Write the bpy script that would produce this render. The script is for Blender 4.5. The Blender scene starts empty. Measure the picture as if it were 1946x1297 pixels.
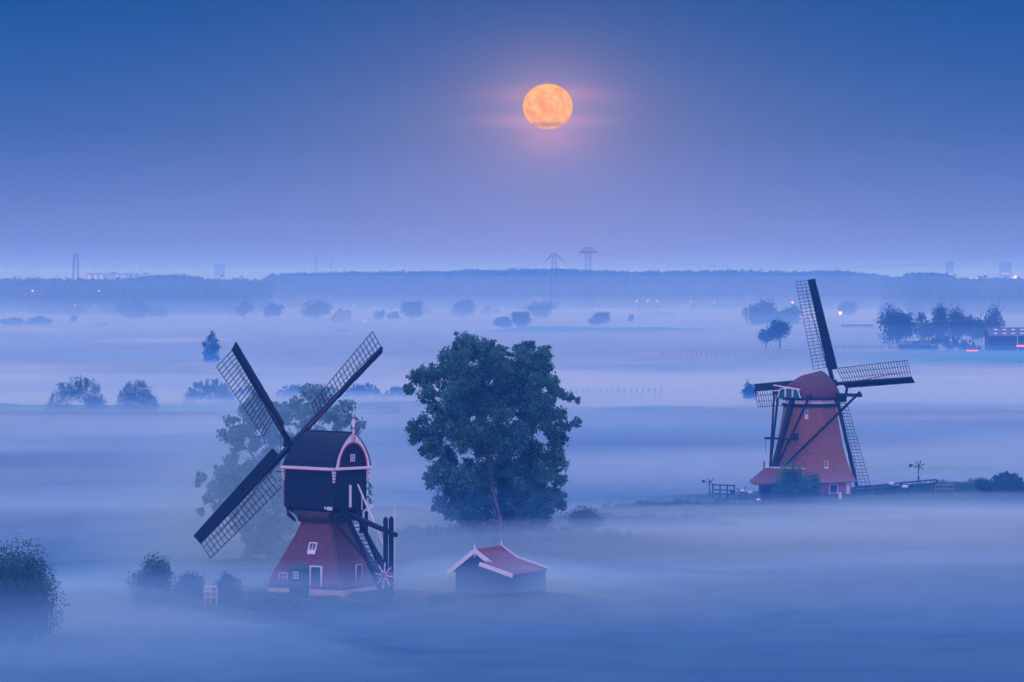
import bpy, math, random
import numpy as np
from mathutils import Vector, Matrix
R = math.radians
C = bpy.context.scene.collection
sc = bpy.context.scene

# ------------------------------------------------------------------ camera
F = 7500.0; W0, H0 = 1946.0, 1297.0; CX = 973.0; HY = 528.0; HC = 27.6   # focal length in photo pixels, horizon row, camera height
cam = bpy.data.cameras.new('camera'); camo = bpy.data.objects.new('camera', cam); C.objects.link(camo)
cam.sensor_width = 36.0; cam.lens = F / W0 * 36.0
cam.clip_start = 1.0; cam.clip_end = 80000.0
camo.location = (0, 0, HC)
camo.rotation_euler = (R(90) - math.atan((H0 / 2 - HY) / F), 0, 0)
sc.camera = camo

def dist(y, z=0.0):                      # distance of a point of height z seen on photo row y
    return F * (HC - z) / (y - HY)
def px(x, D):                            # world x of photo column x at distance D
    return (x - CX) / F * D
def pz(y, D):                            # world height of photo row y at distance D
    return HC - (y - HY) / F * D

# ------------------------------------------------------------------ render / view
sc.view_settings.view_transform = 'Standard'; sc.view_settings.look = 'None'
sc.view_settings.exposure = 0.0; sc.view_settings.gamma = 1.0
sc.render.engine = 'CYCLES'
sc.cycles.use_denoising = True
try: sc.cycles.denoiser = 'OPENIMAGEDENOISE'
except Exception: pass
sc.cycles.max_bounces = 4; sc.cycles.diffuse_bounces = 2; sc.cycles.glossy_bounces = 1
sc.cycles.transmission_bounces = 2; sc.cycles.volume_bounces = 0; sc.cycles.transparent_max_bounces = 8

def s2l(*c):
    return tuple(((v / 255) / 12.92 if v / 255 <= 0.04045 else ((v / 255 + 0.055) / 1.055) ** 2.4) for v in c)

# ------------------------------------------------------------------ world: dusk sky
MOON = (1041.0, 203.0)
world = bpy.data.worlds.new('World'); sc.world = world; world.use_nodes = True
nt = world.node_tree; nt.nodes.clear(); L = nt.links.new
def N(t, **k):
    n = nt.nodes.new(t)
    for a, b in k.items(): setattr(n, a, b)
    return n
def M(op, a, b=None, c=None):
    n = N('ShaderNodeMath', operation=op)
    for i, v in enumerate((a, b, c)):
        if v is None: continue
        if isinstance(v, (int, float)): n.inputs[i].default_value = v
        else: L(v, n.inputs[i])
    return n.outputs[0]
def mixc(fac, a, b, mode='MIX'):
    n = N('ShaderNodeMix', data_type='RGBA', blend_type=mode)
    for i, v in ((0, fac), (6, a), (7, b)):
        if isinstance(v, (int, float)): n.inputs[i].default_value = v
        elif isinstance(v, tuple): n.inputs[i].default_value = (*v, 1)
        else: L(v, n.inputs[i])
    return n.outputs[2]
def sstep(v, a, b):
    n = N('ShaderNodeMapRange', interpolation_type='SMOOTHSTEP'); L(v, n.inputs[0])
    n.inputs[1].default_value = a; n.inputs[2].default_value = b
    return n.outputs[0]
tc = N('ShaderNodeTexCoord'); sep = N('ShaderNodeSeparateXYZ'); L(tc.outputs['Generated'], sep.inputs[0])
dx, dy, dz = sep.outputs
ramp = N('ShaderNodeValToRGB'); L(M('MULTIPLY', dz, 10.0), ramp.inputs[0])
stops = [(528, (132, 147, 200)), (470, (119, 132, 190)), (400, (103, 122, 183)), (330, (87, 112, 176)), (250, (68, 101, 163)), (150, (50, 92, 157)), (60, (36, 85, 151)), (0, (29, 81, 146))]
el = ramp.color_ramp.elements
while len(el) > 1: el.remove(el[-1])
for i, (y, c) in enumerate(stops):
    p = (HY - y) / F * 10
    e = el[0] if i == 0 else el.new(p)
    e.position = p; e.color = (*s2l(*c), 1)
# faint large-scale unevenness of the low sky
mp = N('ShaderNodeMapping'); L(tc.outputs['Generated'], mp.inputs[0]); mp.inputs['Scale'].default_value = (6, 6, 60)
nz = N('ShaderNodeTexNoise'); L(mp.outputs[0], nz.inputs[0]); nz.inputs['Scale'].default_value = 2.2; nz.inputs['Detail'].default_value = 3
low = mixc(1.0, ramp.outputs[0], mixc(nz.outputs[0], (0.93, 0.94, 0.96), (1.07, 1.06, 1.04)), 'MULTIPLY')
# glow of the moon in the thin high haze, and two wisps lit by it
mx, mz = (MOON[0] - CX) / F, (HY - MOON[1]) / F
def blob(cx, cz, rx, rz, pw=1.0):
    a = M('DIVIDE', M('SUBTRACT', dx, cx), rx); b = M('DIVIDE', M('SUBTRACT', dz, cz), rz)
    r2 = M('ADD', M('MULTIPLY', a, a), M('MULTIPLY', b, b))
    g = M('POWER', 2.718, M('MULTIPLY', M('POWER', r2, pw), -1.0))
    return M('MULTIPLY', g, M('GREATER_THAN', dy, 0.0))
def pxb(x, y, rx, ry, pw=1.0): return blob((x - CX) / F, (HY - y) / F, rx / F, ry / F, pw)
def addg(base, g, col, k):
    return mixc(M('MULTIPLY', g, k), base, col, 'ADD')
wisp = N('ShaderNodeTexNoise'); L(mp.outputs[0], wisp.inputs[0]); wisp.inputs['Scale'].default_value = 9; wisp.inputs['Detail'].default_value = 4
wv = M('ADD', M('MULTIPLY', wisp.outputs[0], 1.2), 0.4)
low = addg(low, pxb(1041, 330, 620, 300, 0.8), (0.038, 0.022, 0.0), 1.0)
low = addg(low, pxb(1041, 240, 300, 180, 0.7), (0.105, 0.050, 0.012), 1.0)
low = addg(low, pxb(1041, 205, 110, 85, 0.8), (0.20, 0.10, 0.07), 1.0)
low = addg(low, M('MULTIPLY', pxb(1050, 181, 105, 15), wv), (0.17, 0.035, 0.03), 1.0)
low = addg(low, M('MULTIPLY', pxb(1030, 231, 100, 12), wv), (0.17, 0.035, 0.05), 1.0)
low = addg(low, pxb(1045, 262, 55, 34), (0.13, 0.02, 0.04), 1.0)
sky = N('ShaderNodeTexSky', sky_type='NISHITA'); sky.sun_disc = False
sky.sun_elevation = R(3); sky.sun_rotation = R(190); sky.air_density = 1.2; sky.dust_density = 0.6; sky.ozone_density = 4
up = mixc(1.0, mixc(1.0, sky.outputs[0], (0.10, 0.10, 0.12), 'MULTIPLY'), (0.90, 1.12, 2.08), 'ADD')
back = sstep(M('MULTIPLY', dy, -1.0), -0.2, 0.9)
up = mixc(M('MULTIPLY', back, 0.6), up, (1.15, 1.12, 1.98))
col = mixc(sstep(dz, 0.075, 0.35), low, up)
col = mixc(M('MULTIPLY', back, M('GREATER_THAN', dz, 0.0)), col, (0.62, 0.66, 1.4))
bg = N('ShaderNodeBackground'); L(col, bg.inputs[0]); bg.inputs[1].default_value = 1.0
out = N('ShaderNodeOutputWorld'); L(bg.outputs[0], out.inputs[0])
world.cycles.sampling_method = 'MANUAL'; world.cycles.sample_map_resolution = 512

# sun just at the horizon behind the camera: its last soft pink light
sun = bpy.data.lights.new('sun', 'SUN'); suno = bpy.data.objects.new('sun', sun); C.objects.link(suno)
sun.energy = 0.42; sun.angle = R(12); sun.color = (1.0, 0.62, 0.60)
suno.rotation_euler = (R(90 - 10), 0, R(-14))     # light travels towards +Y

# ------------------------------------------------------------------ materials
def mat(name, col, rough=0.85, var=0.25, scale=1.0, bump=0.0, stretch=(1, 1, 1), col2=None, wave=None, spec=0.25, island=0.0, emit=None):
    m = bpy.data.materials.new(name); m.use_nodes = True
    t = m.node_tree; l = t.links.new; b = t.nodes['Principled BSDF']
    b.inputs['Roughness'].default_value = rough; b.inputs['Specular IOR Level'].default_value = spec
    if emit:
        b.inputs['Base Color'].default_value = (0, 0, 0, 1)
        b.inputs['Emission Color'].default_value = (*col, 1); b.inputs['Emission Strength'].default_value = emit
        return m
    tcn = t.nodes.new('ShaderNodeTexCoord'); mpn = t.nodes.new('ShaderNodeMapping'); l(tcn.outputs['Object'], mpn.inputs[0])
    mpn.inputs['Scale'].default_value = stretch
    n = t.nodes.new('ShaderNodeTexNoise'); l(mpn.outputs[0], n.inputs[0]); n.inputs['Scale'].default_value = scale; n.inputs['Detail'].default_value = 5
    mr = t.nodes.new('ShaderNodeMapRange'); l(n.outputs[0], mr.inputs[0]); mr.inputs[1].default_value = 0.3; mr.inputs[2].default_value = 0.7
    fac = mr.outputs[0]
    if island:
        g = t.nodes.new('ShaderNodeNewGeometry'); mm = t.nodes.new('ShaderNodeMath'); mm.operation = 'MULTIPLY_ADD'
        l(g.outputs['Random Per Island'], mm.inputs[0]); mm.inputs[1].default_value = island
        sub = t.nodes.new('ShaderNodeMath'); sub.operation = 'SUBTRACT'; l(fac, sub.inputs[0]); sub.inputs[1].default_value = island / 2
        l(sub.outputs[0], mm.inputs[2]); fac = mm.outputs[0]; mm.use_clamp = True
    mx_ = t.nodes.new('ShaderNodeMix'); mx_.data_type = 'RGBA'; l(fac, mx_.inputs[0])
    c2 = col2 or tuple(min(1, c * (1 + var)) for c in col); c1 = col if col2 else tuple(c * (1 - var) for c in col)
    mx_.inputs[6].default_value = (*c1, 1); mx_.inputs[7].default_value = (*c2, 1)
    l(mx_.outputs[2], b.inputs['Base Color'])
    h = n.outputs[0]
    if wave:
        wv_ = t.nodes.new('ShaderNodeTexWave'); l(tcn.outputs['Object'], wv_.inputs[0]); wv_.bands_direction = wave[0]
        wv_.wave_profile = 'SAW'; wv_.inputs['Scale'].default_value = wave[1]; wv_.inputs['Distortion'].default_value = 0.3
        dk = t.nodes.new('ShaderNodeMix'); dk.data_type = 'RGBA'; dk.blend_type = 'MULTIPLY'; dk.inputs[0].default_value = wave[2]
        l(mx_.outputs[2], dk.inputs[6]); l(wv_.outputs[0], dk.inputs[7]); l(dk.outputs[2], b.inputs['Base Color']); h = wv_.outputs[0]
    if bump:
        bp = t.nodes.new('ShaderNodeBump'); bp.inputs['Strength'].default_value = 1; bp.inputs['Distance'].default_value = bump
        l(h, bp.inputs['Height']); l(bp.outputs[0], b.inputs['Normal'])
    return m
MT = {
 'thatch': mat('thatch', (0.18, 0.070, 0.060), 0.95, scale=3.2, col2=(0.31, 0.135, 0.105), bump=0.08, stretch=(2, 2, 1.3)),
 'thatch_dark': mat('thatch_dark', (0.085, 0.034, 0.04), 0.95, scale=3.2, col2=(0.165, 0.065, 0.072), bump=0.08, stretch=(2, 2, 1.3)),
 'cap_thatch': mat('cap_thatch', (0.05, 0.022, 0.03), 0.95, scale=3.2, col2=(0.16, 0.06, 0.07), bump=0.08, stretch=(2, 2, 1.3)),
 'darkest_thatch': mat('darkest_thatch', (0.03, 0.04, 0.045), 0.95, scale=3, col2=(0.09, 0.06, 0.06), bump=0.04),
 'tar': mat('tar', (0.002, 0.008, 0.02), 0.7, scale=2, col2=(0.005, 0.016, 0.036), wave=('X', 1.1, 0.5), bump=0.01),
 'roof_tar': mat('roof_tar', (0.003, 0.012, 0.026), 0.75, scale=3, col2=(0.008, 0.024, 0.046), wave=('Z', 1.4, 0.6), bump=0.03),
 'dark_wood': mat('dark_wood', (0.003, 0.010, 0.02), 0.8, scale=4, col2=(0.008, 0.018, 0.035)),
 'lattice': mat('lattice', (0.05, 0.02, 0.022), 0.8, scale=4, col2=(0.03, 0.02, 0.03)),
 'board_wood': mat('board_wood', (0.003, 0.010, 0.022), 0.8, scale=3, col2=(0.007, 0.018, 0.034), stretch=(1, 1, 1), bump=0.01),
 'white': mat('white', (0.72, 0.60, 0.66), 0.6, scale=4, var=0.12),
 'red': mat('red', (0.55, 0.02, 0.04), 0.6, scale=4, var=0.1),
 'brown': mat('brown', (0.13, 0.05, 0.045), 0.8, scale=3, var=0.3),
 'teal': mat('teal', (0.01, 0.12, 0.14), 0.6, scale=3, var=0.2),
 'green_door': mat('green_door', (0.015, 0.06, 0.07), 0.6, scale=3, var=0.2),
 'glass': mat('glass', (0.02, 0.05, 0.08), 0.15, scale=2, var=0.3, spec=0.5),
 'brick': mat('brick', (0.26, 0.11, 0.08), 0.9, scale=6, col2=(0.33, 0.15, 0.13), wave=('Z', 5, 0.2)),
 'red_tiles': mat('red_tiles', (0.13, 0.02, 0.04), 0.8, scale=2, col2=(0.23, 0.045, 0.07), wave=('X', 2.2, 0.5), bump=0.03),
 'rope': mat('rope', (0.13, 0.05, 0.06), 0.9, scale=3, var=0.2),
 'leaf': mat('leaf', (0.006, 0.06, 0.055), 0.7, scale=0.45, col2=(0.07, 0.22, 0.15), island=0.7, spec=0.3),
 'leaf_fog_pale': mat('leaf_fog_pale', (0.04, 0.14, 0.14), 0.75, scale=0.6, col2=(0.15, 0.30, 0.27), island=0.9),  # leaf colour lightened so it carries part of the fog's paleness
 'leaf_far': mat('leaf_far', (0.006, 0.05, 0.05), 0.8, scale=0.2, col2=(0.02, 0.09, 0.08), island=0.8),
 'leaf_bush': mat('leaf_bush', (0.008, 0.06, 0.055), 0.8, scale=0.8, col2=(0.04, 0.14, 0.11), island=0.8),
 'bark': mat('bark', (0.17, 0.10, 0.10), 0.9, scale=5, var=0.4, stretch=(1, 1, 0.3), bump=0.03),
 'bark_far': mat('bark_far', (0.06, 0.05, 0.05), 0.9, scale=2, var=0.3),
 'grass': mat('grass', (0.003, 0.018, 0.028), 0.95, scale=0.16, stretch=(.5, 1, 1), col2=(0.016, 0.055, 0.045), bump=0.0),
 'bank_grass': mat('bank_grass', (0.02, 0.10, 0.07), 0.95, scale=0.5, col2=(0.05, 0.17, 0.10), bump=0.15),
 'path': mat('path', (0.20, 0.14, 0.13), 0.9, scale=2, var=0.2),
 'steel': mat('steel', (0.10, 0.11, 0.13), 0.6, scale=1, var=0.2),
 'dark_steel': mat('dark_steel', (0.02, 0.03, 0.05), 0.6, scale=1, var=0.2),
 'concrete': mat('concrete', (0.30, 0.29, 0.32), 0.8, scale=0.1, var=0.1),
 'grey_roof': mat('grey_roof', (0.07, 0.075, 0.10), 0.8, scale=0.5, var=0.2),
 'lit_window': mat('lit_window', (1.0, 0.55, 0.35), emit=2.2),
 'lamp_orange': mat('lamp_orange', (1.0, 0.42, 0.22), emit=4.0),
 'lamp_white': mat('lamp_white', (1.0, 0.72, 0.50), emit=3.2),
 'lamp_red': mat('lamp_red', (1.0, 0.16, 0.10), emit=3.0),
 'car_red': mat('car_red', (0.35, 0.04, 0.04), 0.4, var=0.1),
}

# ------------------------------------------------------------------ mesh helpers
class MB:
    def __init__(s): s.v = []; s.f = []
    def add(s, vs, fs):
        n = len(s.v); s.v += [tuple(v) for v in vs]; s.f += [tuple(i + n for i in f) for f in fs]; return s
    def box(s, c, size, rot=None):
        x, y, z = (q / 2 for q in size); vs = [Vector((a * x, b * y, d * z)) for d in (-1, 1) for a, b in ((-1, -1), (1, -1), (1, 1), (-1, 1))]
        if rot is not None: vs = [rot @ v for v in vs]
        vs = [v + Vector(c) for v in vs]
        return s.add(vs, [(3, 2, 1, 0), (4, 5, 6, 7), (0, 1, 5, 4), (1, 2, 6, 5), (2, 3, 7, 6), (3, 0, 4, 7)])
    def beam(s, p, q, w, h=None, upv=(0, 0, 1), w2=None, h2=None):
        p, q = Vector(p), Vector(q); h = h or w; w2 = w2 or w; h2 = h2 or h
        d = (q - p).normalized(); u = Vector(upv)
        if abs(d.dot(u)) > 0.98: u = Vector((1, 0, 0))
        sd = d.cross(u).normalized(); u = sd.cross(d).normalized()
        vs = []
        for c, a, b in ((p, w / 2, h / 2), (q, w2 / 2, h2 / 2)):
            vs += [c - sd * a - u * b, c + sd * a - u * b, c + sd * a + u * b, c - sd * a + u * b]
        return s.add(vs, [(3, 2, 1, 0), (4, 5, 6, 7), (0, 1, 5, 4), (1, 2, 6, 5), (2, 3, 7, 6), (3, 0, 4, 7)])
    def tube(s, pts, rad, n=7, cap=True):
        pts = [Vector(p) for p in pts]; k = len(pts)
        rad = [rad] * k if isinstance(rad, (int, float)) else rad
        vs, fs = [], []
        for i, p in enumerate(pts):
            d = (pts[min(i + 1, k - 1)] - pts[max(i - 1, 0)]).normalized()
            u = Vector((0, 0, 1)) if abs(d.z) < 0.9 else Vector((1, 0, 0))
            a = d.cross(u).normalized(); b = a.cross(d).normalized()
            for j in range(n):
                t = 2 * math.pi * j / n; vs.append(p + (a * math.cos(t) + b * math.sin(t)) * rad[i])
        for i in range(k - 1):
            for j in range(n): fs.append((i * n + j, i * n + (j + 1) % n, (i + 1) * n + (j + 1) % n, (i + 1) * n + j))
        if cap: fs += [tuple(range(n))[::-1], tuple(range((k - 1) * n, k * n))]
        return s.add(vs, fs)
    def loft(s, rings, cap=(True, True), closed=True):
        n = len(rings[0]); vs = [v for r in rings for v in r]; fs = []
        for i in range(len(rings) - 1):
            for j in range(n if closed else n - 1): fs.append((i * n + j, i * n + (j + 1) % n, (i + 1) * n + (j + 1) % n, (i + 1) * n + j))
        if cap[0]: fs.append(tuple(range(n))[::-1])
        if cap[1]: fs.append(tuple(range((len(rings) - 1) * n, len(rings) * n)))
        return s.add(vs, fs)
    def lathe(s, prof, c=(0, 0, 0), n=10):
        return s.loft([[(c[0] + r * math.cos(2 * math.pi * j / n), c[1] + r * math.sin(2 * math.pi * j / n), c[2] + z) for j in range(n)] for r, z in prof])
    def build(s, name, m, parent=None, smooth=False):
        me = bpy.data.meshes.new(name); me.from_pydata(s.v, [], s.f); me.update()
        if smooth: me.polygons.foreach_set('use_smooth', [True] * len(me.polygons))
        me.materials.append(MT[m] if isinstance(m, str) else m)
        o = bpy.data.objects.new(name, me); C.objects.link(o)
        if parent: o.parent = parent
        return o
def tag(o, label=None, cat=None, group=None, kind=None):
    if label: o['label'] = label
    if cat: o['category'] = cat
    if group: o['group'] = group
    if kind: o['kind'] = kind
    return o
def thing(name, label, cat, loc=(0, 0, 0), rz=0.0, group=None):
    o = bpy.data.objects.new(name, None); C.objects.link(o); o.location = loc; o.rotation_euler = (0, 0, rz); o.empty_display_size = 0.5
    return tag(o, label, cat, group)
def np_mesh(name, verts, faces, m, parent=None):          # faces: (n, 4) int array
    me = bpy.data.meshes.new(name); nf = len(faces)
    me.vertices.add(len(verts)); me.vertices.foreach_set('co', np.asarray(verts, np.float32).ravel())
    me.loops.add(nf * 4); me.loops.foreach_set('vertex_index', np.asarray(faces, np.int32).ravel())
    me.polygons.add(nf); me.polygons.foreach_set('loop_start', np.arange(0, nf * 4, 4, dtype=np.int32))
    me.polygons.foreach_set('loop_total', np.full(nf, 4, np.int32)); me.update(calc_edges=True)
    me.materials.append(MT[m]); o = bpy.data.objects.new(name, me); C.objects.link(o)
    if parent: o.parent = parent
    return o
def leaves(clumps, n, size, seed, fill=0.45, spray=.14):
    """leaf-sized diamonds through ellipsoid clumps (x, y, z, rx, ry, rz); number per clump by its area"""
    rg = np.random.default_rng(seed); cl = np.array(clumps, float)
    ar = (cl[:, 3] * cl[:, 5]) ** 1.0; pick = rg.choice(len(cl), n, p=ar / ar.sum())
    d = rg.normal(size=(n, 3)); d /= np.linalg.norm(d, axis=1)[:, None]
    r = rg.random(n) ** fill
    lump = 1 + 0.22 * np.sin(d[:, 0] * 7 + pick) * np.sin(d[:, 2] * 6 + pick * 2.1) + (0.1 if spray > .1 else .03) * rg.normal(size=n)
    lump = lump * np.where(rg.random(n) < spray, 1 + .45 * rg.random(n), 1)
    p = cl[pick, :3] + d * cl[pick, 3:] * (r * lump)[:, None]
    a = rg.normal(size=(n, 3)) + d * 0.3; a /= np.linalg.norm(a, axis=1)[:, None]
    b = np.cross(a, rg.normal(size=(n, 3))); b /= np.linalg.norm(b, axis=1)[:, None]
    s = size * (0.6 + 0.8 * rg.random(n))[:, None]
    v = np.stack([p - a * s * 0.5, p + b * s * 0.32, p + a * s * 0.5, p - b * s * 0.32], 1).reshape(-1, 3)
    return v, np.arange(n * 4).reshape(-1, 4)
def add_limbs(mb, base, fork, targets, r0, rg):
    for t in targets:
        t = Vector(t); f = Vector(fork); mid = f.lerp(t, 0.5) + Vector((rg.uniform(-.3, .3), rg.uniform(-.3, .3), 0.12 * (t - f).length))
        mb.tube([f, mid, t], [r0, r0 * 0.5, r0 * 0.12], 6)

# ------------------------------------------------------------------ the setting: ground, banks, fields
GZ = -1.4                                                    # polder level; the mills stand on low mounds
MOUNDS = [(-16.6, 350, 15, 11, 1.35), (-3, 428, 22, 14, 1.4), (38, 503, 26, 14, 1.6), (60, 506, 34, 9, 2.6), (95, 508, 40, 12, 4.2), (12, 455, 22, 6, 1.1),
          (-1.6, 346, 12, 9, 1.3), (22, 476, 16, 6, 1.6), (-22, 388, 14, 12, 1.2)]
def ground_z(x, y):
    z = GZ + 0 * x
    for mx_, my_, rx, ry, h in MOUNDS:
        r2 = ((x - mx_) / rx) ** 2 + ((y - my_) / ry) ** 2
        z = np.maximum(z, GZ + h * np.exp(-r2 * 0.9))
    return z
def build_ground():
    xs = np.concatenate([np.linspace(-6000, -160, 40), np.linspace(-150, 180, 166), np.linspace(190, 6000, 40)])
    ys = np.concatenate([np.linspace(-800, 200, 12), np.linspace(215, 600, 194), np.linspace(620, 12000, 90)])
    X, Y = np.meshgrid(xs, ys); rg = np.random.default_rng(4)
    Z = ground_z(X, Y)
    near = (Y > 200) & (Y < 610) & (abs(X) < 200)
    Z = Z + np.where(near, 0.10 * np.sin(X * 0.7 + np.sin(Y * 0.23) * 2) * np.sin(Y * 0.31) + 0.04 * rg.normal(size=X.shape), 0)
    v = np.stack([X, Y, Z], -1).reshape(-1, 3); nx = len(xs)
    i = (np.arange(len(ys) - 1)[:, None] * nx + np.arange(nx - 1)[None]).ravel()
    o = np_mesh('ground', v, np.stack([i, i + 1, i + nx + 1, i + nx], 1), 'grass')
    o.data.polygons.foreach_set('use_smooth', [True] * len(o.data.polygons))
    return tag(o, kind='structure')
build_ground()
def GH(x, y): return float(ground_z(np.float64(x), np.float64(y)))

def dike(name, pts, w, h, m='bank_grass'):
    """a low earthen bank along pts [(x, y, height)], trapezium section with ragged top"""
    rg = random.Random(name); mb = MB(); rings = []
    P = []
    for (a, b) in zip(pts[:-1], pts[1:]):
        n = max(2, int((Vector(a[:2]) - Vector(b[:2])).length / (w * 1.2)))
        P += [tuple(a[j] + (b[j] - a[j]) * i / n for j in range(3)) for i in range(n)]
    P.append(pts[-1])
    for i, p in enumerate(P):
        q = P[min(i + 1, len(P) - 1)]; o_ = P[max(i - 1, 0)]
        d = Vector((q[0] - o_[0], q[1] - o_[1])).normalized(); s = Vector((d.y, -d.x))
        hh = p[2] * (1 + rg.uniform(-.12, .12))
        rings.append([(p[0] + s.x * k * w, p[1] + s.y * k * w, GZ - 0.3 + (0.3 + hh) * zz) for k, zz in ((-1, 0), (-.55, .8), (-.25, 1), (.25, 1), (.55, .8), (1, 0))])
    mb.loft(rings)
    return tag(mb.build(name, m, smooth=True), kind='structure')
def D0(y, z=GZ): return dist(y, z)
# the raised green field behind the right mill, its dark rear edge, and ditch banks out in the fog
def field(x0, x1, y0, y1, h, name='field'):
    n, m_ = 60, 14; rg = np.random.default_rng(int(x0) % 97); ys = np.linspace(y0, y1, m_); xs = np.linspace(x0, x1, n)
    X, Y = np.meshgrid(xs, ys); u = (X - x0) / (x1 - x0); w = (Y - y0) / (y1 - y0)
    Z = GZ - 0.3 + (h + 0.3) * np.clip(u * 2.2, 0, 1) * np.clip(np.minimum(w, 1 - w) * 9, 0, 1) + 0.1 * rg.normal(size=X.shape)
    i = (np.arange(m_ - 1)[:, None] * n + np.arange(n - 1)[None]).ravel()
    o = np_mesh(name, np.stack([X, Y, Z], -1).reshape(-1, 3), np.stack([i, i + 1, i + n + 1, i + n], 1), 'bank_grass')
    o.data.polygons.foreach_set('use_smooth', [True] * len(o.data.polygons))
    return tag(o, kind='structure')
field(px(1240, 1350), 700, 1260, 1520, 4.6)
dike('dike', [(px(930, 2080), 2080, 1.0), (px(1000, 2060), 2060, 3.2), (px(1250, 2060), 2060, 3.0), (px(1420, 2080), 2080, 1.2)], 14, 1)
dike('dike', [(-420, 842, 1.9), (px(0, 842), 842, 1.9), (px(90, 842), 842, 1.8), (px(330, 842), 842, 1.5), (px(760, 845), 845, 1.0)], 12, 1)
dike('dike', [(px(1090, 862), 862, 0.6), (px(1230, 850), 850, 1.3), (px(1400, 850), 850, .9)], 10, 1)
dike('dike', [(px(1640, 590), 590, 0.6), (px(1800, 585), 585, 1.0), (px(1900, 585), 585, .8)], 5, 1)

# ------------------------------------------------------------------ windmill sails (both mills turn the same way)
def build_sails(mill, hub, tilt, rot, r, wb, wl, inner=0.27):
    """mill axes: +X is the front; sails seen from behind: right is -Y. hub in mill coordinates."""
    st, ct = math.sin(tilt), math.cos(tilt)
    Rt, U, A = Vector((0, -1, 0)), Vector((-st, 0, ct)), Vector((ct, 0, st)); hub = Vector(hub)
    sh = MB(); sh.tube([hub - A * 3.2, hub - A * 0.3], 0.3, 10); sh.beam(hub - A * 0.45, hub + A * 0.55, 0.85, 0.85, upv=U)
    sh.build('windshaft', 'dark_wood', mill)
    for k in range(4):
        th = rot + k * math.pi / 2; off = A * (0.22 if k % 2 else -0.12)
        e = (Rt * math.cos(th) + U * math.sin(th)); c = (U * math.cos(th) - Rt * math.sin(th))
        o = hub + off
        arm = MB(); arm.beam(o, o + e * r, 0.42, 0.42, upv=A, w2=0.22, h2=0.22)
        sail = arm.build('sail', 'board_wood', mill)
        # leading boards: a row of overlapping planks, twisted forward out of the sail plane
        bd = MB(); nb = 9; rs = 0.13 * r
        for i in range(nb):
            t0, t1 = rs + (r - rs) * i / nb, rs + (r - rs) * (i + 1) / nb
            f = (i + .5) / nb; ph = R(34 - 12 * f); w = wb * (1.12 - 0.14 * f)
            dr = (-c * math.cos(ph) + A * math.sin(ph)); nrm = e.cross(dr).normalized()
            q0 = o + e * (t0 - .03) + dr * 0.0 + c * 0.12; q1 = o + e * t1 + c * 0.12
            thick = nrm * 0.03; lift = nrm * (0.02 * (i % 2))
            vs = [q0 + lift - thick, q1 + lift - thick, q1 + lift - thick + dr * w, q0 + lift - thick + dr * (w * 1.01)]
            vs += [v + thick * 2 for v in vs]
            bd.add(vs, [(0, 1, 2, 3), (7, 6, 5, 4), (0, 4, 5, 1), (1, 5, 6, 2), (2, 6, 7, 3), (3, 7, 4, 0)])
        bd.build('leading_board', 'board_wood', sail)
        # lattice
        lt = MB(); n = int(r * (1 - inner) / 0.44); rails = {j: [] for j in range(1, 4)}
        for i in range(n + 1):
            t = inner * r + (r * 0.995 - inner * r) * i / n; f = (t / r); ps = R(20 * (1 - f) + 1)
            dr = c * math.cos(ps) - A * math.sin(ps); b = o + e * t
            w = wl
            lt.beam(b, b + dr * (w + 0.05), 0.055, 0.055, upv=A)
            for j in rails: rails[j].append(b + dr * (w * j / 3) + A * 0.03)
        for j, p in rails.items(): lt.tube(p, 0.032 if j < 3 else 0.042, 4)
        lt.build('lattice', 'lattice', sail)
        # furled cloth, twisted along the stock
        rp = MB(); pts = []; rr = []
        for i in range(26):
            t = r * (0.16 + 0.74 * i / 25); a = (i / 25) ** 1.5
            pts.append(o + e * t + c * (0.18 + 0.75 * max(0, math.sin(i / 25 * 3.1 - 0.5)) * a) - A * (0.30 - 0.05 * math.sin(i)) )
            rr.append(0.075 - 0.04 * i / 25 + 0.012 * math.sin(i * 2.3))
        rp.tube(pts, rr, 6); rp.build('sail_cloth', 'rope', sail, True)

def window_mb(w, h, nx, ny, fr=0.07, dep=0.06, bar=0.035):
    """frame with glazing bars in the local XZ plane, facing -Y"""
    m = MB(); a, b = w / 2, h / 2
    m.box((-a + fr / 2, 0, 0), (fr, dep, h)); m.box((a - fr / 2, 0, 0), (fr, dep, h))
    m.box((0, 0, b - fr / 2), (w - 2 * fr, dep, fr)); m.box((0, 0, -b + fr / 2), (w - 2 * fr, dep, fr))
    for i in range(1, nx): m.box((-a + w * i / nx, 0, 0), (bar, dep * .8, h - 2 * fr))
    for i in range(1, ny): m.box((0, 0, -b + h * i / ny), (w - 2 * fr, dep * .6, bar))
    return m
def put(o, loc, nrm, up=(0, 0, 1)):
    """turn an object so local -Y looks along nrm and place it"""
    y = -Vector(nrm).normalized(); z = Vector(up); x = y.cross(z).normalized(); z = x.cross(y).normalized()
    o.matrix_local = Matrix(((x.x, y.x, z.x, loc[0]), (x.y, y.y, z.y, loc[1]), (x.z, y.z, z.z, loc[2]), (0, 0, 0, 1)))
    return o
def place_window(parent, loc, nrm, w, h, nx, ny, up=(0, 0, 1), fr=0.07, name='window', mframe='white'):
    wn = window_mb(w, h, nx, ny, fr).build(name, mframe, parent); put(wn, loc, nrm, up)
    g = MB().box((0, 0.035, 0), (w - fr, 0.03, h - fr)).build('pane', 'glass', wn)
    return wn

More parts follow.
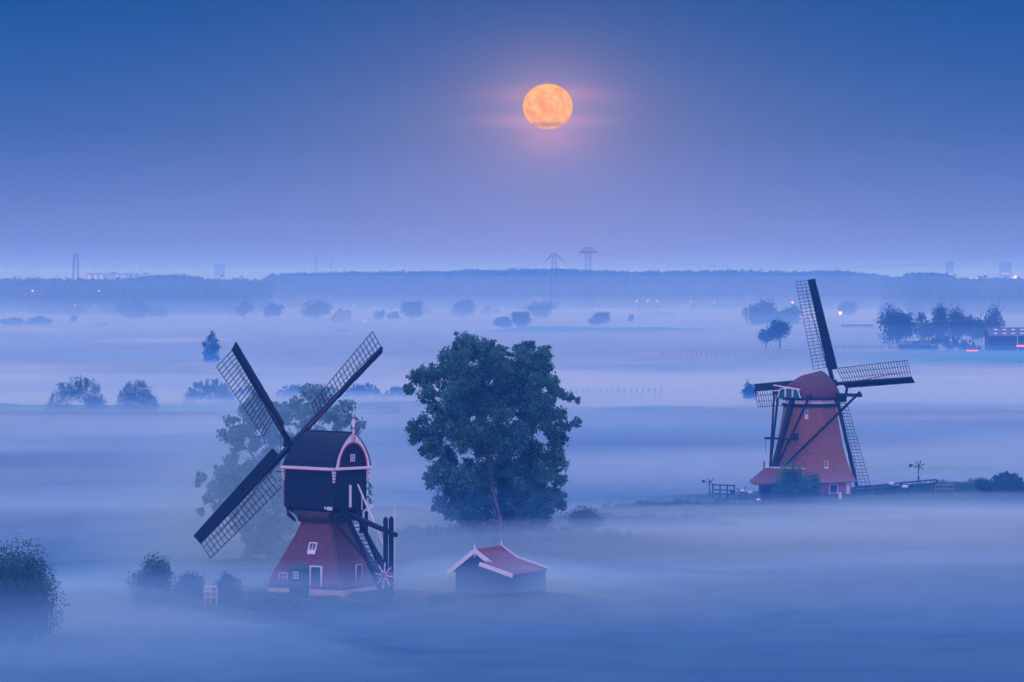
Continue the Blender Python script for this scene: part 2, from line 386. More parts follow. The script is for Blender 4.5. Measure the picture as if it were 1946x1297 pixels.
# ------------------------------------------------------------------ hollow post mill (left)
M1 = thing('windmill', 'black post mill with white-trimmed round gable on red thatched pyramid base', 'windmill',
           (px(620, 350), 350, 0), math.atan2(0.70, -0.714))
TH0 = R(106.4)
def nrm1(k): a = TH0 + k * math.pi / 2; return Vector((math.cos(a), math.sin(a), 0))
def hw1(z):
    zs = [0, .3, 1.3, 3.0, 4.9, 5.9, 6.6]; ws = [3.98, 3.9, 3.72, 2.95, 2.15, 1.82, 1.75]
    return float(np.interp(z, zs, ws))
def face1(k, s, z, out=0.0):
    n = nrm1(k); t = Vector((-n.y, n.x, 0)); return n * (hw1(z) + out) + t * s + Vector((0, 0, z))
def sq_ring(z, hw, rc=0.35, n=5):
    ring = []
    for k in range(4):
        n0, n1 = nrm1(k), nrm1(k + 1); c = (n0 + n1) * (hw - rc)
        for j in range(n):
            a = TH0 + k * math.pi / 2 + (math.pi / 2) * j / (n - 1); ring.append(c + Vector((math.cos(a), math.sin(a), 0)) * rc + Vector((0, 0, z)))
    return ring
zz = [0.3, 0.7, 1.3, 2.1, 3.0, 4.0, 4.9, 5.5, 5.9, 6.4]
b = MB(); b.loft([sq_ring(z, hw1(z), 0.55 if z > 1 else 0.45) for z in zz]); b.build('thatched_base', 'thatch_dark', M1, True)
b = MB(); b.loft([sq_ring(-0.6, 3.86, .3), sq_ring(0.22, 3.86, .3)]); b.build('plinth', 'white', M1)
b = MB(); b.loft([sq_ring(-0.9, 4.9, .8), sq_ring(-0.28, 4.8, .8)]); b.build('brick_edging', 'brick', M1)
# darker hip strip on the near corner
rings = []
for z in [0.4, 1.5, 3.0, 4.5, 6.0]:
    c = (nrm1(0) + nrm1(1)); hw = hw1(z); rc = 0.55; p0 = c * (hw - rc) + (c.normalized()) * (rc + 0.03) + Vector((0, 0, z)); t = nrm1(1) - nrm1(0); t.normalize()
    w = 0.16 + 0.05 * z / 6; rings.append([p0 - t * w - c * .03, p0 - t * w * .4 + c * .01, p0 + t * w * .4 + c * .01, p0 + t * w - c * .03])
b = MB(); b.loft(rings); b.build('hip_strip', 'darkest_thatch', M1, True)
# thatch skirt and neck under the body
def rect(z, x0, x1, hy, r=0.0): return [(x0, -hy, z), (x1, -hy, z), (x1, hy, z), (x0, hy, z)]
b = MB(); b.loft([sq_ring(6.0, 2.0, .8, 6), sq_ring(6.45, 2.15, .9, 6), sq_ring(6.95, 2.45, .9, 6)]); b.build('thatch_skirt', 'darkest_thatch', M1, True)
b = MB(); b.loft([rect(6.35, -1.9, 2.0, 1.45), rect(6.9, -2.8, 3.0, 1.75), rect(7.2, -3.1, 3.3, 1.92)]); b.build('body_underside', 'tar', M1)
b = MB(); b.loft([rect(7.19, -3.1, 3.3, 1.95), rect(10.75, -3.1, 3.3, 1.95)]); b.build('body', 'tar', M1)
for sy in (-1, 1):
    b = MB(); b.tube([(3.25, sy * 1.85, 7.3), (3.0, sy * 1.8, 6.6), (2.35, sy * 1.6, 6.0)], [.16, .2, .12], 6); b.build('support_strut', 'dark_wood', M1)
    b = MB(); b.box((3.42, 1.75 * sy, 8.95), (0.22, 0.3, 3.4)); b.build('corner_post', 'brown', M1)
b = MB()
for i, (dz_, dy_) in enumerate([(-.3, 1.4), (0.1, 2.2), (-.6, 1.9), (.5, 1.7)]): b.beam((3.5, .6, 10.2), (4.3, dy_, 10.2 + dz_ * 1.3), .09, .09)
b.build('brake_lever', 'brown', M1)
# roof
def arch(hw, h, z0, n=22):
    out = []
    for i in range(n + 1):
        t = -1 + 2 * i / n; a = abs(t); hh = 1 - a ** 1.0
        hgt = (max(0.0, 1 - a ** (1 / 0.72))) ** (1 / 1.55)
        out.append((hw * t, z0 + h * hgt))
    return out
def roof_ring(x_e, x_r, hw, h, z0):
    pts = arch(hw, h, z0); return [(x_e + (x_r - x_e) * ((z - z0) / h) ** 1.0, y, z) for y, z in pts]
RH, RZ, RW = 3.15, 10.78, 2.18
b = MB(); b.loft([roof_ring(-3.28, -3.28, RW, RH, RZ), roof_ring(0, 0, RW, RH, RZ), roof_ring(3.5, 2.45, RW, RH, RZ)]); b.build('roof', 'roof_tar', M1)
b = MB(); b.beam((-3.3, 0, RZ + RH + .03), (2.5, 0, RZ + RH + .03), 0.22, 0.12); b.build('ridge_board', 'dark_wood', M1)
# rear gable: wall, arched white bargeboard with red piping, tie beam
gx = -3.3
b = MB(); ga = arch(RW * .92, RH * .93, RZ)
b.add([(gx, y, z) for y, z in ga] + [(gx - .05, y, z) for y, z in ga], [tuple(range(23))[::-1], tuple(range(23, 46))] + [(i, (i + 1) % 23, 23 + (i + 1) % 23, 23 + i) for i in range(23)])
b.build('gable_wall', 'tar', M1)
def arch_round(hw, h, z0, n=22): return [(hw * (-1 + 2 * i / n), z0 + h * max(0., 1 - abs(-1 + 2 * i / n) ** 2.1) ** .58) for i in range(n + 1)]
def arch_band(x, o_w, o_h, i_w, i_h, th, name, m, zo=0.0):
    A_, B_ = (arch_round if 'piping' in name else arch)(o_w, o_h, RZ + zo), (arch if 'edge' in name else arch_round)(i_w, i_h, RZ + zo); mb = MB(); k = len(A_)
    vs = [(x, y, z) for y, z in A_] + [(x, y, z) for y, z in B_] + [(x - th, y, z) for y, z in A_] + [(x - th, y, z) for y, z in B_]
    fs = []
    for i in range(k - 1):
        fs += [(i, i + 1, k + i + 1, k + i), (2 * k + i, 3 * k + i, 3 * k + i + 1, 2 * k + i + 1), (i, 2 * k + i, 2 * k + i + 1, i + 1), (k + i, k + i + 1, 3 * k + i + 1, 3 * k + i)]
    mb.add(vs, fs); return mb.build(name, m, M1)
arch_band(gx - .06, RW * .965, RH * .985, RW * .80, RH * .74, .10, 'bargeboard', 'white')
arch_band(gx - .10, RW * .805, RH * .745, RW * .765, RH * .705, .09, 'red_piping', 'red')
arch_band(gx + .02, RW * 1.03, RH * 1.02, RW * .965, RH * .985, .20, 'roof_edge', 'roof_tar')
b = MB(); b.box((gx - .14, 0, RZ + .03), (.16, 2 * RW + .1, .22)); b.build('tie_beam', 'white', M1)
b = MB(); b.box((gx - .14, 0, RZ - .10), (.12, 2 * RW, .05)); b.build('tie_piping', 'red', M1)
for sy in (1, -1):
    b = MB(); b.box((0.1, sy * (RW + .06), RZ + .0), (6.9, .12, .24)); b.build('eaves_board', 'white', M1)
    b = MB(); b.box((0.1, sy * (RW + .05), RZ - .15), (6.85, .08, .06)); b.build('eaves_piping', 'red', M1)
for (x, y) in ((gx + .12, 2.06), (gx + .12, -2.06), (3.38, 2.06)):
    b = MB()
    for i in range(4):
        w = .26 - .04 * i; b.box((x - .02, y, RZ - .32 - .26 * i), (w, w, .2)); 
    br = b.build('bracket', 'white', M1)
    b = MB(); b.box((x - .16, y, RZ - .46), (.05, .14, .09)); b.build('red_block', 'red', br)
    b = MB(); b.box((x - .14, y, RZ - 1.02), (.05, .12, .09)); b.build('red_block', 'red', br)
fp = MB(); zt = RZ + RH
fp.lathe([(.0, -.75), (.11, -.72), (.12, .15), (.09, .35), (.15, .4), (.15, .45), (.08, .5), (.17, .85), (.15, 1.0), (.06, 1.25), (.10, 1.32), (.10, 1.36), (.04, 1.42), (.05, 1.6), (.10, 1.68), (.06, 1.78), (0, 1.85)], (gx - .2, 0, zt), 10)
fin = fp.build('finial', 'white', M1, True)
for q in (.42, 1.34): b = MB(); b.lathe([(.0, q - .04), (.165, q - .04), (.165, q + .05), (0, q + .05)], (gx - .2, 0, zt), 10); b.build('red_band', 'red', fin)
b = MB(); b.box((gx - .30, -.09, zt - .30), (.04, .05, .85)); b.build('red_strip', 'red', fin)
b = MB(); b.tube([(gx - .2, 0, zt + 1.8), (gx - .2, 0, zt + 2.15)], .015, 5)
v0 = [(-.28, .0), (-.24, .24), (-.10, .10), (.06, .08), (.14, .26), (.22, .24), (.18, .12), (.10, -.02), (-.08, -.08)]
b.add([(gx - .2 + p_ * 0.6, .02 - p_ * .8, zt + 2.25 + q_) for p_, q_ in v0] + [(gx - .22 + p_ * 0.6, -.02 - p_ * .8, zt + 2.25 + q_) for p_, q_ in v0],
      [tuple(range(9)), tuple(range(9, 18))[::-1]] + [(i, (i + 1) % 9, 9 + (i + 1) % 9, 9 + i) for i in range(9)])
b.build('weathercock', 'white', fin)
place_window(M1, (gx - .10, 0, 11.72), (-1, 0, 0), .50, .62, 2, 2)
# windows, doors and porch of the base
sl = (nrm1(0) * (hw1(4.3) - hw1(3.3)) + Vector((0, 0, 1.0))).normalized(); n_up = Vector((nrm1(0).x * sl.z, nrm1(0).y * sl.z, -(sl.dot(nrm1(0))))).normalized()
w = place_window(M1, face1(0, .17, 3.75, .10), n_up, .82, 1.12, 2, 2, sl, .10)
b = MB(); b.box((0, -.02, -.33), (.62, .05, .34)); b.build('shutter', 'white', w)
place_window(M1, face1(0, -2.2, 1.02, -.02), nrm1(0), .85, 1.15, 2, 3)
b = MB(); b.box((0, 0, 0), (1.0, .10, 1.95)); dr = b.build('door', 'green_door', M1); put(dr, face1(0, 1.18, 1.22, .02), nrm1(0))
b = MB(); b.box((-.56, -.03, .02), (.14, .16, 2.1)); b.box((.56, -.03, .02), (.14, .16, 2.1)); b.box((0, -.03, 1.03), (.98, .16, .12)); b.box((0, -.03, -1.02), (1.25, .2, .08)); b.build('door_frame', 'white', dr)
b = MB(); b.box((.38, -.09, -.05), (.05, .07, .12)); b.build('handle', 'steel', dr)
b = MB(); b.box((0, 0, 0), (.9, .08, 1.75)); d2 = b.build('shuttered_door', 'darkest_thatch', M1); put(d2, face1(1, -.7, 1.35, .02), nrm1(1))
b = MB(); b.box((-.48, -.02, 0), (.05, .1, 1.85)); b.box((.48, -.02, 0), (.05, .1, 1.85)); b.box((0, -.02, .95), (1.0, .1, .05)); b.box((0, -.02, -.95), (1.0, .1, .05)); b.build('door_frame', 'white', d2)
for s0, s1, k in ((-2.2, 0, 0),):
    pc = MB(); n0 = nrm1(0); t0 = Vector((-n0.y, n0.x, 0)); o0 = n0 * 3.0 + t0 * -.38
    for (a_, zt_) in ((0, 2.15),):
        vs = []
        for zq, dp in ((-.5, 1.28), (1.95, 1.28), (2.3, .45)):
            vs += [o0 + t0 * -.88 + Vector((0, 0, zq)), o0 + t0 * .88 + Vector((0, 0, zq)), o0 + t0 * .88 + n0 * dp + Vector((0, 0, zq)), o0 + t0 * -.88 + n0 * dp + Vector((0, 0, zq))]
        pc.loft([vs[0:4], vs[4:8], vs[8:12]])
    pch = pc.build('porch', 'green_door', M1)
    wq = place_window(pch, o0 + n0 * 1.32 + t0 * -.18 + Vector((0, 0, 1.45)), n0, .50, .62, 2, 2)
# stair, tail beam, capstan posts
b = MB(); top, bot = Vector((-2.9, 0, 7.35)), Vector((-7.7, 0, 0.1))
st = MB()
for sy in (-.62, .62): st.beam(top + Vector((0, sy, 0)), bot + Vector((0, sy, 0)), .10, .42, upv=(0, 0, 1))
for i in range(19):
    p = top.lerp(bot, (i + .7) / 19.6); st.box((p.x, 0, p.z), (.30, 1.18, .06))
stair = st.build('stair', 'dark_wood', M1)
b = MB(); b.beam((-3.35, -.66, 9.35), (-7.15, -.66, 3.35), .10, .12)
for x in (-3.9, -5.0, -5.9, -6.7):
    z1 = 9.35 - (abs(x) - 3.35) * 6.0 / 3.8; b.beam((x, -.66, z1 - 1.35), (x, -.66, z1), .07, .07)
b.build('handrail', 'white', M1)
b = MB(); b.beam((-3.75, .62, 7.4), (-3.75, .62, 9.35), .16, .16); b.build('newel_post', 'white', M1)
b = MB(); b.beam((-1.5, 0, 7.05), (-8.95, 0, 5.15), .42, .46, w2=.34, h2=.34); b.build('tail_beam', 'dark_wood', M1)
for x, y in ((-7.95, .34), (-7.95, -.34)):
    b = MB(); b.beam((x, y, -.3), (x, y, 6.55), .30, .30); b.beam((x, y, 6.55), (x, y, 6.75), .28, .28, w2=.05, h2=.05); b.build('tail_post', 'dark_wood', M1)
b = MB(); b.tube([(-8.35, -.35, .2), (-8.35, -.35, 7.55)], .045, 6); b.lathe([(.09, 7.5), (.09, 7.6)], (-8.35, -.35, 0), 8); b.build('flag_pole', 'white', M1)
for sy in (1.75, -1.75):
    b = MB(); b.beam((-1.6, sy, 7.1), (-7.9, sy * .3, 1.2), .16, .2); b.build('tail_brace', 'dark_wood', M1)
b = MB(); b.beam((-3.0, 1.0, 7.2), (-5.2, 1.0, 4.1), .13, .16); b.beam((-3.4, -1.0, 7.2), (-3.4, -1.0, 5.0), .2, .2); b.beam((-4.2, -.9, 7.0), (-4.2, -.9, 4.6), .22, .22); b.build('hanging_brace', 'dark_wood', M1)
wh = MB(); cc = Vector((-8.2, .75, 1.65))
for i in range(8):
    a = math.pi / 4 * i + .08; d = Vector((math.cos(a), 0, math.sin(a))); wh.beam(cc + d * .22, cc + d * 1.12, .085, .085, upv=(0, 1, 0), w2=.06, h2=.06)
wheel = wh.build('capstan_wheel', 'white', M1)
for i in range(8):
    b = MB(); a = math.pi / 4 * i + .08; d = Vector((math.cos(a), 0, math.sin(a))); b.beam(cc + d * .60, cc + d * .70, .09, .09, upv=(0, 1, 0)); b.build('red_band', 'red', wheel)
b = MB(); b.tube([cc + Vector((0, -.9, 0)), cc + Vector((0, .12, 0))], .24, 10); b.build('capstan_hub', 'brown', wheel)
b = MB(); b.box((-2.55, 1.99, 7.28), (.62, .06, .30)); b.box((-2.02, 2.01, 7.32), (.2, .07, .2)); b.build('name_board', 'white', M1)
b = MB(); b.box((-3.5, -2.1, 7.35), (.1, .6, .34)); b.build('name_board', 'white', M1)
b = MB()                                                            # scrolled iron bracket on the far rear corner
for z0 in (8.0, 8.75, 9.35):
    b.tube([(-3.1 - .0, -1.95 - q * .55, z0 + .25 * math.sin(q * 5)) for q in np.linspace(0, 1, 9)] + [(-3.1, -2.5 + .22 * math.sin(t), z0 - .22 + .0 + .2 * math.cos(t)) for t in np.linspace(0, 4.5, 9)], .05, 5)
b.build('scroll_bracket', 'green_door', M1)
b = MB(); b.beam((3.1, 1.25, 10.95), (2.2, .2, 13.75), .1, .35, upv=(1, 0, 0)); b.build('front_bargeboard', 'white', M1)
build_sails(M1, (4.62, 0, 12.75), R(15.5), R(45), 12.55, 1.0, 2.2)

# ------------------------------------------------------------------ octagonal thatched smock mill (right)
C2 = (px(1539, 502), 502.0)
M2 = thing('windmill', 'octagonal red thatched mill with boat-shaped cap and dark tail poles on the right bank', 'windmill', (*C2, 0), math.atan2(0.69, 0.724))
rz2 = math.atan2(0.69, 0.724)
def world_dir(deg): a = R(deg) - rz2; return Vector((math.cos(a), math.sin(a), 0))
def octring(z, r_in, n=8):
    return [world_dir(-90 + 22.5 + 45 * j) * (r_in / math.cos(math.pi / 8)) + Vector((0, 0, z)) for j in range(8)]
Z2, W2 = [1.85, 2.1, 2.9, 4.2, 6.0, 8.0, 10.0, 11.3], [5.78, 5.55, 5.15, 4.65, 4.15, 3.78, 3.45, 3.25]
def hw2(z): return float(np.interp(z, Z2, W2))
zs = [2.1, 2.5, 2.9, 3.5, 4.2, 5.2, 6.5, 8, 9.6, 11.2]
b = MB(); b.loft([octring(1.72, 5.78), octring(1.85, 5.8)] + [octring(z, hw2(z)) for z in zs]); b.build('thatched_tower', 'thatch', M2)
b = MB(); b.loft([octring(-1.6, 5.1), octring(1.75, 5.1)]); base2 = b.build('brick_base', 'brick', M2)
b = MB(); b.loft([octring(11.2, 3.42), octring(11.62, 3.42)]); b.build('tower_ring', 'dark_wood', M2)
b = MB(); b.loft([octring(11.62, 3.08), octring(12.1, 3.08)]); b.build('white_ring', 'white', M2)
b = MB(); b.loft([octring(12.1, 3.45), octring(12.28, 3.45)]); b.build('curb', 'dark_wood', M2)
cap = [(-3.55, 2.0, 1.95), (-2.6, 2.7, 2.4), (-1.1, 3.2, 3.0), (0.6, 3.45, 3.25), (2.1, 3.2, 3.5), (2.7, 2.8, 3.1), (3.4, 2.2, 2.2), (3.9, 1.7, 1.3)]
rings = []
for d, w, h in cap:
    ring = []
    for i in range(17):
        t = math.pi * i / 16; cs, sn = math.cos(t), math.sin(t)
        q = 2 * i / 16 - 1; a = abs(q); ring.append((d, -w * float(np.interp(1 - a, [0, .2, .45, .8, 1], [1, .98, .72, .25, 0])) * (-1 if q > 0 else 1), 12.25 + h * float(np.interp(1 - a, [0, .2, .45, .8, 1], [0, .22, .56, .93, 1]))))
    rings.append(ring)
b = MB(); b.loft(rings); b.build('cap', 'cap_thatch', M2, True)
gp = [(-1.75, 0), (-1.85, .25), (-1.45, 1.12), (0, 1.28), (1.45, 1.12), (1.85, .25), (1.75, 0)]
b = MB(); b.add([(-3.82, y, 12.35 + z) for y, z in gp] + [(-3.76, y, 12.35 + z) for y, z in gp], [tuple(range(7)), tuple(range(7, 14))[::-1]] + [(i, 7 + i, 7 + (i + 1) % 7, (i + 1) % 7) for i in range(7)])
tg = b.build('tail_gable', 'teal', M2)
b = MB(); b.tube([(-3.9, -1.95, 12.4), (-3.9, -1.5, 13.45), (-3.9, -.6, 13.6), (-3.9, .6, 13.6), (-3.9, 1.5, 13.5), (-3.9, 1.95, 12.4)], .09, 5)
for y in (-.62, .62): b.beam((-3.9, y, 12.5), (-3.9, y, 13.6), .20, .12)
b.beam((-3.95, 2.6, 13.95), (-3.6, -1.6, 13.45), .10, .16)
b.build('gable_trim', 'white', tg)
def beam_part(name, p, q, w, h=None, m='dark_wood'):
    b = MB(); b.beam(p, q, w, h or w); return b.build(name, m, M2)
# cross beams and tail
beam_part('long_cross_beam', (1.35, -7.5, 12.75), (1.35, 7.5, 12.75), .40, .42)
beam_part('short_cross_beam', (-2.9, -2.95, 12.5), (-2.9, 2.95, 12.5), .40, .42)
foot = Vector((-8.0, 0, 0.3))
tail_foot = Vector((-7.3, 0, 3.1))
beam_part('tail_pole', (-3.2, 0, 12.4), foot, .52, .56)
for y in (-1, 1):
    beam_part('long_brace', (1.35, y * 7.35, 13.2 if y < 0 else 12.7), tail_foot + Vector((.35, y * .5, -.3)), .26, .30)
    beam_part('short_brace', (-2.9, y * 2.75, 12.9), tail_foot + Vector((.1, y * .3, -.4)), .24, .28)
beam_part('winch_beam', (-5.3, 2.8, 7.25), (-5.3, -2.0, 7.25), .24, .26)
b = MB(); b.box((-5.2, -2.1, 7.55), (.7, .8, .9)); b.build('winch_box', 'dark_wood', M2)
b = MB(); b.beam((1.0, -2.9, 12.2), (3.6, -2.9, 12.2), .3, .9); b.beam((3.4, -3.05, 12.3), (3.9, -2.9, 13.9), .25, .3); b.build('brake_beam', 'dark_wood', M2)
b = MB(); b.tube([(-5.3, -1.8, 7.3), (-4.2, -4.2, 5.2)], .03, 4); b.build('chain', 'dark_wood', M2)
b = MB(); b.tube([(-5.3, 2.7, 7.2), (-6.9, 1.2, 5.6)], .03, 4); b.build('chain', 'dark_wood', M2)
def face2(deg, s, z, out=0.0, r=None):
    n = world_dir(deg); t = Vector((-n.y, n.x, 0)); return n * ((r or hw2(z)) + out) + t * s + Vector((0, 0, z))
w = place_window(M2, face2(-90, -.67, 10.55, .06), world_dir(-90), .42, .62, 1, 2)
b = MB(); b.box((0, -.02, -.62), (.44, .10, .62)); b.build('sill_panel', 'white', w)
w = place_window(M2, face2(-90, 1.72, 4.1, .12), world_dir(-90), .45, .8, 1, 2)
b = MB(); b.box((.05, -.03, -.58), (.5, .14, .4)); b.box((.18, -.06, -.05), (.1, .1, .8)); b.build('sill_panel', 'white', w)
place_window(M2, face2(-45, -1.35, .98, .03, 5.1), world_dir(-45), 1.7, 1.25, 1, 1, fr=.15)
b = MB(); b.box((0, 0, 0), (.7, .06, 1.5)); w = b.build('side_door', 'white', M2); put(w, face2(-45, 1.45, .95, .03, 5.1), world_dir(-45))
build_sails(M2, (4.25, 0, 14.0), R(14.5), R(4.7), 13.75, .98, 2.25, inner=.16)
# thatched outbuilding leaning on the tower
xa, xb = px(1432, 488), px(1535, 488)
SH = thing('thatched_outhouse', 'low tarred outhouse with red thatched hipped roof against the right mill', 'shed', (xa, 487.0, 0))
lw = xb - xa
b = MB(); b.loft([[(1.0, .6, -1.6), (lw, .6, -1.6), (lw, 6.6, -1.6), (1.0, 6.6, -1.6)], [(1.0, .6, 2.15), (lw, .6, 2.15), (lw, 6.6, 2.15), (1.0, 6.6, 2.15)]]); b.build('wall', 'tar', SH)
ev = [(-.1, 0, 2.0), (lw + .1, 0, 2.0), (lw + .1, 7.2, 2.0), (-.1, 7.2, 2.0)]
rd = [(1.6, 3.4, 3.95), (lw + .1, 3.4, 3.75), (lw + .1, 3.8, 3.75), (1.6, 3.8, 3.95)]
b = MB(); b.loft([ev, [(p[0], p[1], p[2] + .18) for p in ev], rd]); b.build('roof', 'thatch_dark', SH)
b = MB()
for i in range(13):
    t = i / 12; x = 1.6 + (lw - 1.9) * t; b.box((x, 3.6, 4.02 - .17 * t), (.24, .45, .16))
b.beam((1.5, 3.36, 4.0), (lw, 3.36, 3.83), .05, .05); b.build('ridge_tiles', 'white', SH)
b = MB(); b.lathe([(0.12, 3.8), (.1, 4.5), (.16, 4.55), (.05, 4.8), (0, 4.9)], (1.5, 3.6, 0), 8); b.build('finial', 'brown', SH)
b = MB(); b.lathe([(0.1, 3.8), (.06, 4.8), (0, 4.9)], (lw - .2, 3.6, 0), 8); b.build('finial', 'brown', SH)
b = MB(); b.box((3.3, .57, .35), (1.75, .08, 2.3)); b.build('door', 'brown', SH)

# ------------------------------------------------------------------ small tiled shed right of the left mill
D3 = 345.0
S0 = thing('boathouse', 'small dark shed with red tiled roof, white bargeboards and finials, half sunk in fog', 'shed', (px(904, D3), D3, 0), 0)
ax = Vector((2.2, 4.7, 0)).normalized(); pr = Vector((ax.y, -ax.x, 0)); zr = 3.72; Lr = 5.2
def s3(a, p, z): v = ax * a + pr * p; return Vector((v.x, v.y, z))
def slab(mb, a0, a1, p0, z0, p1, z1, th=.12):
    q = [s3(a0, p0, z0), s3(a1, p0, z0), s3(a1, p1, z1), s3(a0, p1, z1)]; return mb.loft([q, [v + Vector((0, 0, th)) for v in q]])
b = MB(); b.loft([[s3(.3, -2.1, -1.5), s3(Lr + 1, -2.1, -1.5), s3(Lr + 1, 3.9, -1.5), s3(.3, 3.9, -1.5)], [s3(.3, -2.1, 1.95), s3(Lr + 1, -2.1, 1.95), s3(Lr + 1, 3.9, 1.8), s3(.3, 3.9, 1.8)]])
b.add([s3(.3, -2.1, 1.9), s3(.3, 1.5, 1.9), s3(.3, 1.4, 2.72), s3(.3, 0, 3.6), s3(Lr - .1, -2.1, 1.9), s3(Lr - .1, 1.5, 1.9), s3(Lr - .1, 1.4, 2.72), s3(Lr - .1, 0, 3.6)], [(0, 1, 2, 3), (7, 6, 5, 4), (0, 3, 7, 4), (3, 2, 6, 7)])
b.build('wall', 'tar', S0)
b = MB(); slab(b, -.1, Lr, 0, zr, -2.5, 1.75); slab(b, -.1, Lr, 0, zr, 1.43, 2.75); slab(b, -2.0, Lr + .1, 1.40, 2.72, 4.5, 1.80); b.build('roof', 'red_tiles', S0)
b = MB()
b.beam(s3(-.2, 0, zr), s3(-.2, -2.65, 1.68), .09, .36); b.beam(s3(-.2, 0, zr), s3(-.2, 1.75, 2.50), .09, .36); b.build('bargeboard', 'white', S0)
b = MB(); b.beam(s3(-2.1, 1.35, 2.72), s3(-2.1, 4.55, 1.78), .09, .34); b.build('bargeboard', 'white', S0)
b = MB(); b.beam(s3(Lr + .1, 0, zr + .1), s3(Lr + .1, 1.43, 2.88), .08, .14); b.beam(s3(Lr + .2, 1.43, 2.88), s3(Lr + .2, 4.55, 1.95), .08, .12); b.build('bargeboard', 'white', S0)
for a, hh in ((-.22, .55), (Lr + .1, .55)):
    b = MB(); p = s3(a, 0, zr - .05); b.lathe([(.0, -.55), (.07, -.5), (.10, -.42), (.05, -.35), (.10, -.28), (.10, .05), (.06, .15), (.09, .22), (.05, .3), (.08, .42), (.0, .62)], p, 8); b.build('finial', 'white', S0, True)
b = MB(); q = s3(.25, 0.3, .4); b.add([s3(.24, -.5, -.5), s3(.24, .9, -.5), s3(.24, .9, 1.5), s3(.24, -.5, 1.5), s3(.28, -.5, -.5), s3(.28, .9, -.5), s3(.28, .9, 1.5), s3(.28, -.5, 1.5)], [(3, 2, 1, 0), (4, 5, 6, 7), (0, 1, 5, 4), (1, 2, 6, 5), (2, 3, 7, 6), (3, 0, 4, 7)]); b.build('door', 'green_door', S0)

# ------------------------------------------------------------------ trees and bushes
def clumps_px(lst, D, depth, X0, seed):
    """photo-measured clump outlines given real depth: (x, y, r) rows to metres around X0, base z 0"""
    rg = random.Random(seed); s = D / F; out = []
    for (x, y, r) in lst:
        half = depth * (1 - min(1, abs(px(x, D) - X0) / (depth * 1.5)) ** 2) ** .5 if abs(px(x, D) - X0) < depth * 1.5 else 0
        rr = r * s
        for _ in range(2):
            out.append((px(x, D) - X0 + rg.uniform(-.3, .3) * rr, rg.uniform(-1, 1) * half, pz(y, D) + rg.uniform(-.3, .3) * rr, rr * rg.uniform(.75, 1.0), rr * 1.3, rr * rg.uniform(.7, .95)))
    for c in list(out):
        for _ in range(3):
            a_ = rg.uniform(0, 6.283); k_ = rg.uniform(.8, 1.25); q = rg.uniform(.22, .4) * max(c[3], .5)
            out.append((c[0] + c[3] * k_ * math.cos(a_), c[1] + rg.uniform(-1, 1) * c[4], c[2] + c[5] * k_ * math.sin(a_), q, q, q))
    return out
def tree(name, label, cat, X, Y, clumps, n, size, seed, trunk=None, limbs=(), m='leaf', bark='bark', group=None, zb=None, fill=.45, spray=.14):
    zb = GH(X, Y) - .1 if zb is None else zb
    t = thing(name, label, cat, (X, Y, 0), 0, group)
    v, f = leaves(clumps, n, size, seed, fill, spray); np_mesh('crown', v, f, m, t)
    if trunk:
        b = MB(); pts, rad = trunk; pts = [(pts[0][0], pts[0][1], min(pts[0][2], zb))] + list(pts[1:]); b.tube(pts, rad, 9)
        rg = random.Random(seed)
        for (fk, tg) in limbs: add_limbs(b, pts[0], fk, tg, rad[-1] * 1.1, rg)
        b.build('trunk', bark, t, True)
    return t
big = [(890,650,20),(905,672,28),(868,682,26),(845,702,24),(820,715,22),(795,724,18),(779,742,12),(930,655,13),(950,668,14),(985,665,15),(1003,660,12),(1010,680,22),(1032,672,15),(1036,700,20),(1046,725,16),(1052,742,14),(1068,748,10),(1085,758,9),(1098,763,5),
 (880,722,34),(920,712,26),(965,722,26),(1000,712,32),(850,750,28),(815,745,18),(900,762,36),(950,772,36),(1000,762,36),(1036,782,18),(1060,788,15),(1052,815,16),(1075,812,12),(1092,803,8),(1099,800,5),(1070,836,12),(1048,835,8),
 (790,815,16),(806,800,14),(820,825,20),(783,838,9),(845,812,22),(830,850,24),(805,856,10),(880,822,36),(930,832,40),(980,828,34),(1008,815,20),(1010,790,20),
 (1058,872,18),(1045,895,20),(1066,912,12),(1060,945,18),(1068,962,11),(1040,955,30),(1015,870,26),(840,890,24),(808,908,9),(822,915,14),(860,930,32),(838,952,18),(880,900,36),(880,970,28),(920,900,36),(920,955,38),(970,895,42),(970,955,44),(1010,915,38),(1010,965,36),(930,990,22),(980,992,26),(1035,985,18),(890,995,18),(955,905,30),(855,975,16)]
DB = 428.0; XB = px(945, DB)
rgb_ = random.Random(77)
for _ in range(18):                                             # inner mass between the outer sprays
    a_, q_ = rgb_.uniform(0, 6.283), rgb_.random() ** .5
    big.append((945 + 112 * q_ * math.cos(a_), 825 + 145 * q_ * math.sin(a_), rgb_.uniform(13, 26)))
big += [(946, 690, 20), (938, 672, 14), (960, 700, 18), (826, 775, 15), (838, 795, 14), (1062, 860, 12), (1042, 760, 14), (1068, 880, 12), (1020, 735, 20), (860, 775, 18), (870, 800, 20), (1040, 810, 15)]
b_cl = clumps_px(big, DB, 6.5, XB, 3)
